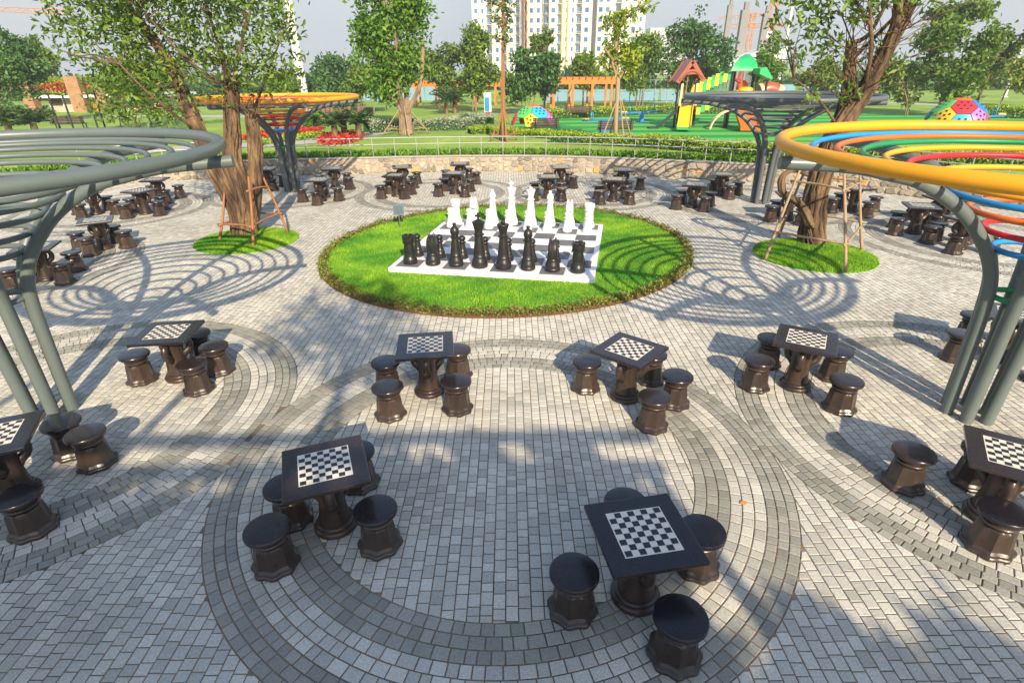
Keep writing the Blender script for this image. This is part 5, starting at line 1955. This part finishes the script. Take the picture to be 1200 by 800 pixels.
crane('orange tower crane mast behind the concrete columns', 876, 150, 14, 1.0, 'crane', ((842, 22), (905, 16)))
cr = crane('taller orange crane mast right of the concrete columns', 898, 140, -40, 1.35, 'crane', ((850, 31), (925, 29)))
p = at(901.5, 41, 139) - np.array(cr.location)
MB().box(p, (1.2, .15, 1.3)).build('sign_plate', M['white'], cr)
crane('orange crane with a long jib across the upper left sky', -45, 170, -10, 1.8, 'crane', ((-60, 8), (86, 15)))
crane('yellow hoist mast standing before the apartment tower', 660.5, 215, -60, 1.9, 'crane_y', name='hoist_mast')
crane('orange hoist mast in the recess of the apartment tower', 616.5, 226, -60, 1.4, 'crane', name='hoist_mast')

# concrete columns of the unfinished building, one by one
for px, yt, lab, wd in ((848.5, 6, 'left and tallest bare concrete column behind the playground', .9), (866, 12, 'middle bare concrete column behind the playground', 1.3), (891, 16, 'right bare concrete column beside the crane mast', 1.1)):
    Y = 112.0
    x = at(px, 60, Y)[0]
    zt = at(px, yt, Y)[2] - Z0
    t = MB().box((0, 0, zt / 2), (wd, wd * .8, zt)).box((wd * .1, 0, zt + .6), (wd * .6, wd * .5, 1.2)).build('concrete_column', M['concrete'], loc=(x, Y, Z0), bevel=.05)
    tag(t, lab, 'column', 'unfinished concrete columns')
# hall with a white roof
Y = 105.0
a, b = at(838, 92, Y), at(905, 92, Y)
hall = thing('sports_hall', 'low hall with a sloping white roof behind the play tower', 'building', ((a[0] + b[0]) / 2, Y, Z0))
W = b[0] - a[0]
h1, h2 = at(870, 78, Y)[2] - Z0, at(870, 56, Y)[2] - Z0
MB().box((0, 6, h1 / 2), (W, 12, h1)).build('wall', M['roof_dark'], hall)
MB().prism([(-W / 2 - 1, h1), (W / 2 + 1, h1 + .8), (W / 2 + 1, h2), (-W / 2 + 3, h1 + 1.2)], -1.5, 13, 0).build('roof', M['roof_white'], hall)
for i in range(7):
    MB().box((-W / 2 + 1 + i * (W - 2) / 6, -.04, h1 / 2), (.25, .2, h1)).build('pillar', M['concrete'], hall)
# far pale blocks
for px0, px1, yt, Y, lab in ((760, 786, 33, 420, 'faint pale apartment block far right of the tower'), (786, 800, 48, 430, 'lower faint block beside the far pale block')):
    a, b = at(px0, 60, Y), at(px1, 60, Y)
    zt = at(px0, yt, Y)[2] - Z0
    t = thing('far_block', lab, 'building', ((a[0] + b[0]) / 2, Y, Z0))
    W = b[0] - a[0]
    MB().box((0, 7, zt / 2), (W, 14, zt)).build('wall', M['pale_block'], t)
    wdw = None
    for i in range(int(W / 2.6)):
        for f_ in range(int(zt / 4)):
            if wdw is None:
                o = MB().box((0, 0, 0), (1.3, .15, 1.6)).build('window', M['glass'], t)
                wdw = o.data
            else:
                o = bpy.data.objects.new('window', wdw)
                C.objects.link(o)
                o.parent = t
            o.location = (-W / 2 + 1.4 + i * 2.6, -.05, 2.5 + f_ * 4)
# pale blue hoarding
def hoarding(label, xa, xb, yb, h):
    a, b = gz(xa, yb), gz(xb, yb)
    c = (a + b) / 2
    t = thing('hoarding_fence', label, 'fence', c, math.atan2(b[1] - a[1], b[0] - a[0]), 'pale blue hoardings behind the park')
    Ln = np.linalg.norm(b - a)
    n = int(Ln / 2.4)
    pm_ = None
    for i in range(n):
        if pm_ is None:
            o = MB().box((0, 0, h / 2), (2.36, .06, h)).build('panel', M['hoarding'], t)
            pm_ = o.data
            q = MB().box((0, 0, h / 2 + .05), (.10, .10, h + .1)).build('post', M['rail'], t)
            qm = q.data
        else:
            o = bpy.data.objects.new('panel', pm_)
            q = bpy.data.objects.new('post', qm)
            for z in (o, q):
                C.objects.link(z)
                z.parent = t
        x = -Ln / 2 + (i + .5) * Ln / n
        o.location = (x, 0, 0)
        q.location = (x - 1.2, .09, 0)


hoarding('pale blue hoarding right of the orange pergola', 640, 800, 119, 1.25)
hoarding('pale blue hoarding behind the trees at centre left', 395, 520, 118, 2.0)
hoarding('pale blue hoarding at the right behind the olive tree', 900, 1000, 117, 1.6)
# wire fence before the hoarding
a, b = gz(640, 121), gz(810, 121)
t = thing('wire_fence', 'tall wire fence in front of the pale blue hoarding', 'fence', (a + b) / 2, math.atan2(b[1] - a[1], b[0] - a[0]))
Ln = np.linalg.norm(b - a)
for i in range(13):
    MB().tube([(-Ln / 2 + i * Ln / 12, 0, 0), (-Ln / 2 + i * Ln / 12, 0, 2.3)], .05, 6).build('post', M['rail'], t)
for z in (.1, 1.2, 2.28):
    MB().tube([(-Ln / 2, 0, z), (Ln / 2, 0, z)], .03, 5).build('rail', M['rail'], t)


def pole(label, px, Y, ytop, r0, r1, name='lamp_pole', m='lamp', arm=True, ybase=None):
    x = at(px, 75, Y)[0]
    zt = at(px, ytop, Y)[2] - Z0
    t = thing(name, label, 'lamp post', (x, Y, Z0))
    MB().tube([(0, 0, -.1), (0, 0, zt * .5), (0, 0, zt)], [r0, (r0 + r1) / 2, r1], 12).build('pole', M[m], t, smooth=60)
    MB().lathe([(r0 * 2.2, 0), (r0 * 2.2, .05), (r0 * 1.3, .10)], 12).build('foot', M[m], t)
    if arm:
        MB().tube(spline([(0, 0, zt - .3), (.5, 0, zt + .3), (1.6, 0, zt + .5)], 4), r1 * .7, 8).build('arm', M[m], t, smooth=60)
        MB().box((1.9, 0, zt + .5), (.8, .3, .12), 0, 0, .8).build('lamp_head', M['lamp'], t)
    return t


pole('thick white lamp pole behind the left ficus crown', 350, 52, -60, .42, .28)
pole('white lamp pole right of the crane mast', 916, 75, -30, .22, .12)
pole('white lamp pole near the right picture edge', 1191, 70, 24, .16, .09, arm=False)
for i, (px, py, yt, lab) in enumerate([(72, 156, 110, 'leftmost thin black post by the left house'), (88, 156, 112, 'thin black post left of the brown bench'), (116, 154, 92, 'tall thin black post in front of the orange door'), (124, 152, 104, 'thin black post right of the tall one'), (178, 150, 112, 'thin black post before the parked blue panel')]):
    b = gz(px, py)
    zt = at(px, yt, b[1])[2] - Z0
    t = thing('garden_post', lab, 'post', b, 0, 'thin black posts before the house')
    MB().tube([(0, 0, -.05), (0, 0, zt)], .055, 8).build('pole', M['black_metal'], t)
    MB().box((0, 0, zt + .02), (.5, .12, .06)).build('cross_head', M['black_metal'], t)

# ---- the flower roofed house at the left
Y = 60.0
x0, x1 = at(60, 130, Y)[0], at(190, 130, Y)[0]
hs = thing('garden_house', 'low house with a flowering roof garden behind the left trees', 'building', (x0, Y, Z0))
W = x1 - x0
h = at(100, 114, Y)[2] - Z0
MB().box((W / 2, 3.2, h / 2), (W, 6, h)).build('wall', M['house_wall'], hs)
MB().box((W / 2, 2.8, h + .1), (W + 1, 7.4, .24)).build('roof_slab', M['white'], hs)
for px, wd in ((47, 1.0), (103, 1.3), (130, 1.0), (172, .9)):
    x = at(px, 130, Y)[0] - x0
    MB().box((x, -.6, (h + 1.9) / 2), (wd, .9, h + 1.9)).build('column', M['house_col'], hs)
for px, wd, m, z0_, z1_ in ((68, 1.3, 'brown', .6, 2.0), (92, 1.0, 'door', 0, 2.1), (113, 1.2, 'timber', 0, 2.0), (150, 2.4, 'glass', .3, 2.0)):
    x = at(px, 130, Y)[0] - x0
    d = MB().box((x, .17, (z0_ + z1_) / 2), (wd + .16, .10, z1_ - z0_ + .16)).build('window_frame' if z0_ else 'door_frame', M['white'], hs)
    MB().box((x, .10, (z0_ + z1_) / 2), (wd, .08, z1_ - z0_)).build('window' if z0_ else 'door', M[m], d)
n = 5200
P = np.stack([rng.uniform(-.3, W * .62, n), rng.uniform(-.8, 1.4, n), h + .2 + rng.beta(1.3, 1.3, n) * 1.6], 1)
z = (P[:, 2] - h - .2) / 1.6
red = (z > .25) & (z < .72) & (rng.random(n) < .75)
leaves('roof_plants', P[~red], .26, M['leaf_hedge'], hs)
leaves('roof_flowers', P[red], .26, M['flower_red'], hs)


# ================================================================ TREES BEHIND THE PHOTOGRAPHER (they shade the foreground)
def shade_tree(label, spots, n, seed, rz=.38):
    """crown clumps placed so that the sun throws their shade on the ground spots (x, y, clump height, radius)"""
    q = []
    for gx, gy, zc, rr in spots:
        k = zc / math.tan(SUN_EL)
        q.append((gx - math.sin(SUN_AZ) * k, gy - math.cos(SUN_AZ) * k, zc, rr, rr, rz))
    x, y = np.mean([c[:2] for c in q], 0)
    bl = [(c[0] - x, c[1] - y, *c[2:]) for c in q]
    zc = max(c[2] for c in q)
    st = [([(0, 0, -.1), (.1, .05, zc * .4), (-.1, 0, zc * .75), (0.1, 0, zc)], .26 if zc < 8 else .07, .05)]
    return tree('shade_tree', label, (x, y, 0), st, bl, n, .30, 'leaf', 'bark', 'shade trees behind the viewpoint', twigs=50, per=14, spread=.26, seed=seed)


shade_tree('leafy tree behind the viewpoint casting shade at the left foreground', [(-4.6, 2.5, 6.0, .8), (-4.9, 3.4, 6.4, .75), (-3.6, 2.4, 6.0, .8), (-3.7, 3.4, 6.6, .7), (-5.6, 3.2, 6.2, .8)], 10000, 1)
shade_tree('second leafy tree behind the viewpoint shading the near left ring', [(-2.6, 2.3, 5.8, .8), (-2.5, 3.4, 6.2, .6), (-1.5, 2.4, 5.8, .8), (-1.7, 3.3, 6.2, .6)], 8500, 5)
shade_tree('leafy tree behind the viewpoint casting shade at the centre foreground', [(-.6, 2.4, 5.8, .7), (-.6, 3.4, 6.2, .6), (-.3, 4.5, 6.6, .40), (.75, 2.4, 5.8, .55), (.7, 3.9, 6.2, .5), (.75, 4.7, 6.4, .3), (-1.4, 4.6, 6.5, .25)], 7200, 2)
shade_tree('leafy tree behind the viewpoint casting shade at the right foreground', [(1.5, 2.1, 5.6, .3), (2.6, 2.0, 5.6, .5), (3.7, 2.1, 5.8, .35)], 2600, 3, .3)
shade_tree('tall sparse tree behind the viewpoint dappling the paving left of the lawn', [(-2.8, 9.2, 10.4, 1.2), (-2.2, 7.8, 9.8, .9), (-3.6, 8.2, 10, .8)], 620, 4, .6)
# unseen trellis, made up and added so soft beam shadows cross the left foreground
tr = thing('shadow_trellis', 'unseen trellis added behind the viewpoint to cast beam shadows', 'trellis', (-2, -7.5, -.02))
HB = 6.0
for i, gy in enumerate((4.45, 4.95, 5.55)):
    y = gy - math.cos(SUN_AZ) * HB / math.tan(SUN_EL) + 7.5
    MB().box((0, y, HB), (13, .09, .13)).build('beam', M['steel'], tr)
for x in (-4.4, -2.2, 0.2, 2.4):
    MB().box((x, 5.3 - math.cos(SUN_AZ) * HB / math.tan(SUN_EL) + 7.5, HB + .14), (.08, 3.0, .12)).build('cross_beam', M['steel'], tr)
for x in (-6.3, 6.3):
    MB().box((x, 5.0 - math.cos(SUN_AZ) * HB / math.tan(SUN_EL) + 7.5, HB / 2), (.14, .14, HB)).build('post', M['steel'], tr)

# a fallen orange leaf on the paving
p = gp(867, 590, 0.008)
tag(np_mesh('fallen_leaf', np.array([[0, 0, 0], [.03, .035, .012], [.1, .02, .004], [.035, -.03, .01]]) + p, np.array([[0, 3, 2, 1]]), M['crane']), 'small orange fallen leaf on the paving right of the nearest table', 'leaf')


# ================================================================ THE AIR: one closed box of even pale haze round everything
hz = bpy.data.materials.new('haze')
hz.use_nodes = True
ht = hz.node_tree
ht.nodes.remove(ht.nodes['Principled BSDF'])
pv = ht.nodes.new('ShaderNodeVolumePrincipled')
pv.inputs['Color'].default_value = (0.86, 0.90, 0.95, 1)
pv.inputs['Density'].default_value = 0.0009
ht.links.new(pv.outputs['Volume'], ht.nodes['Material Output'].inputs['Volume'])
o = MB().box((0, 200, 39.5), (1100, 700, 81)).build('haze', hz)
tag(o, kind='stuff')
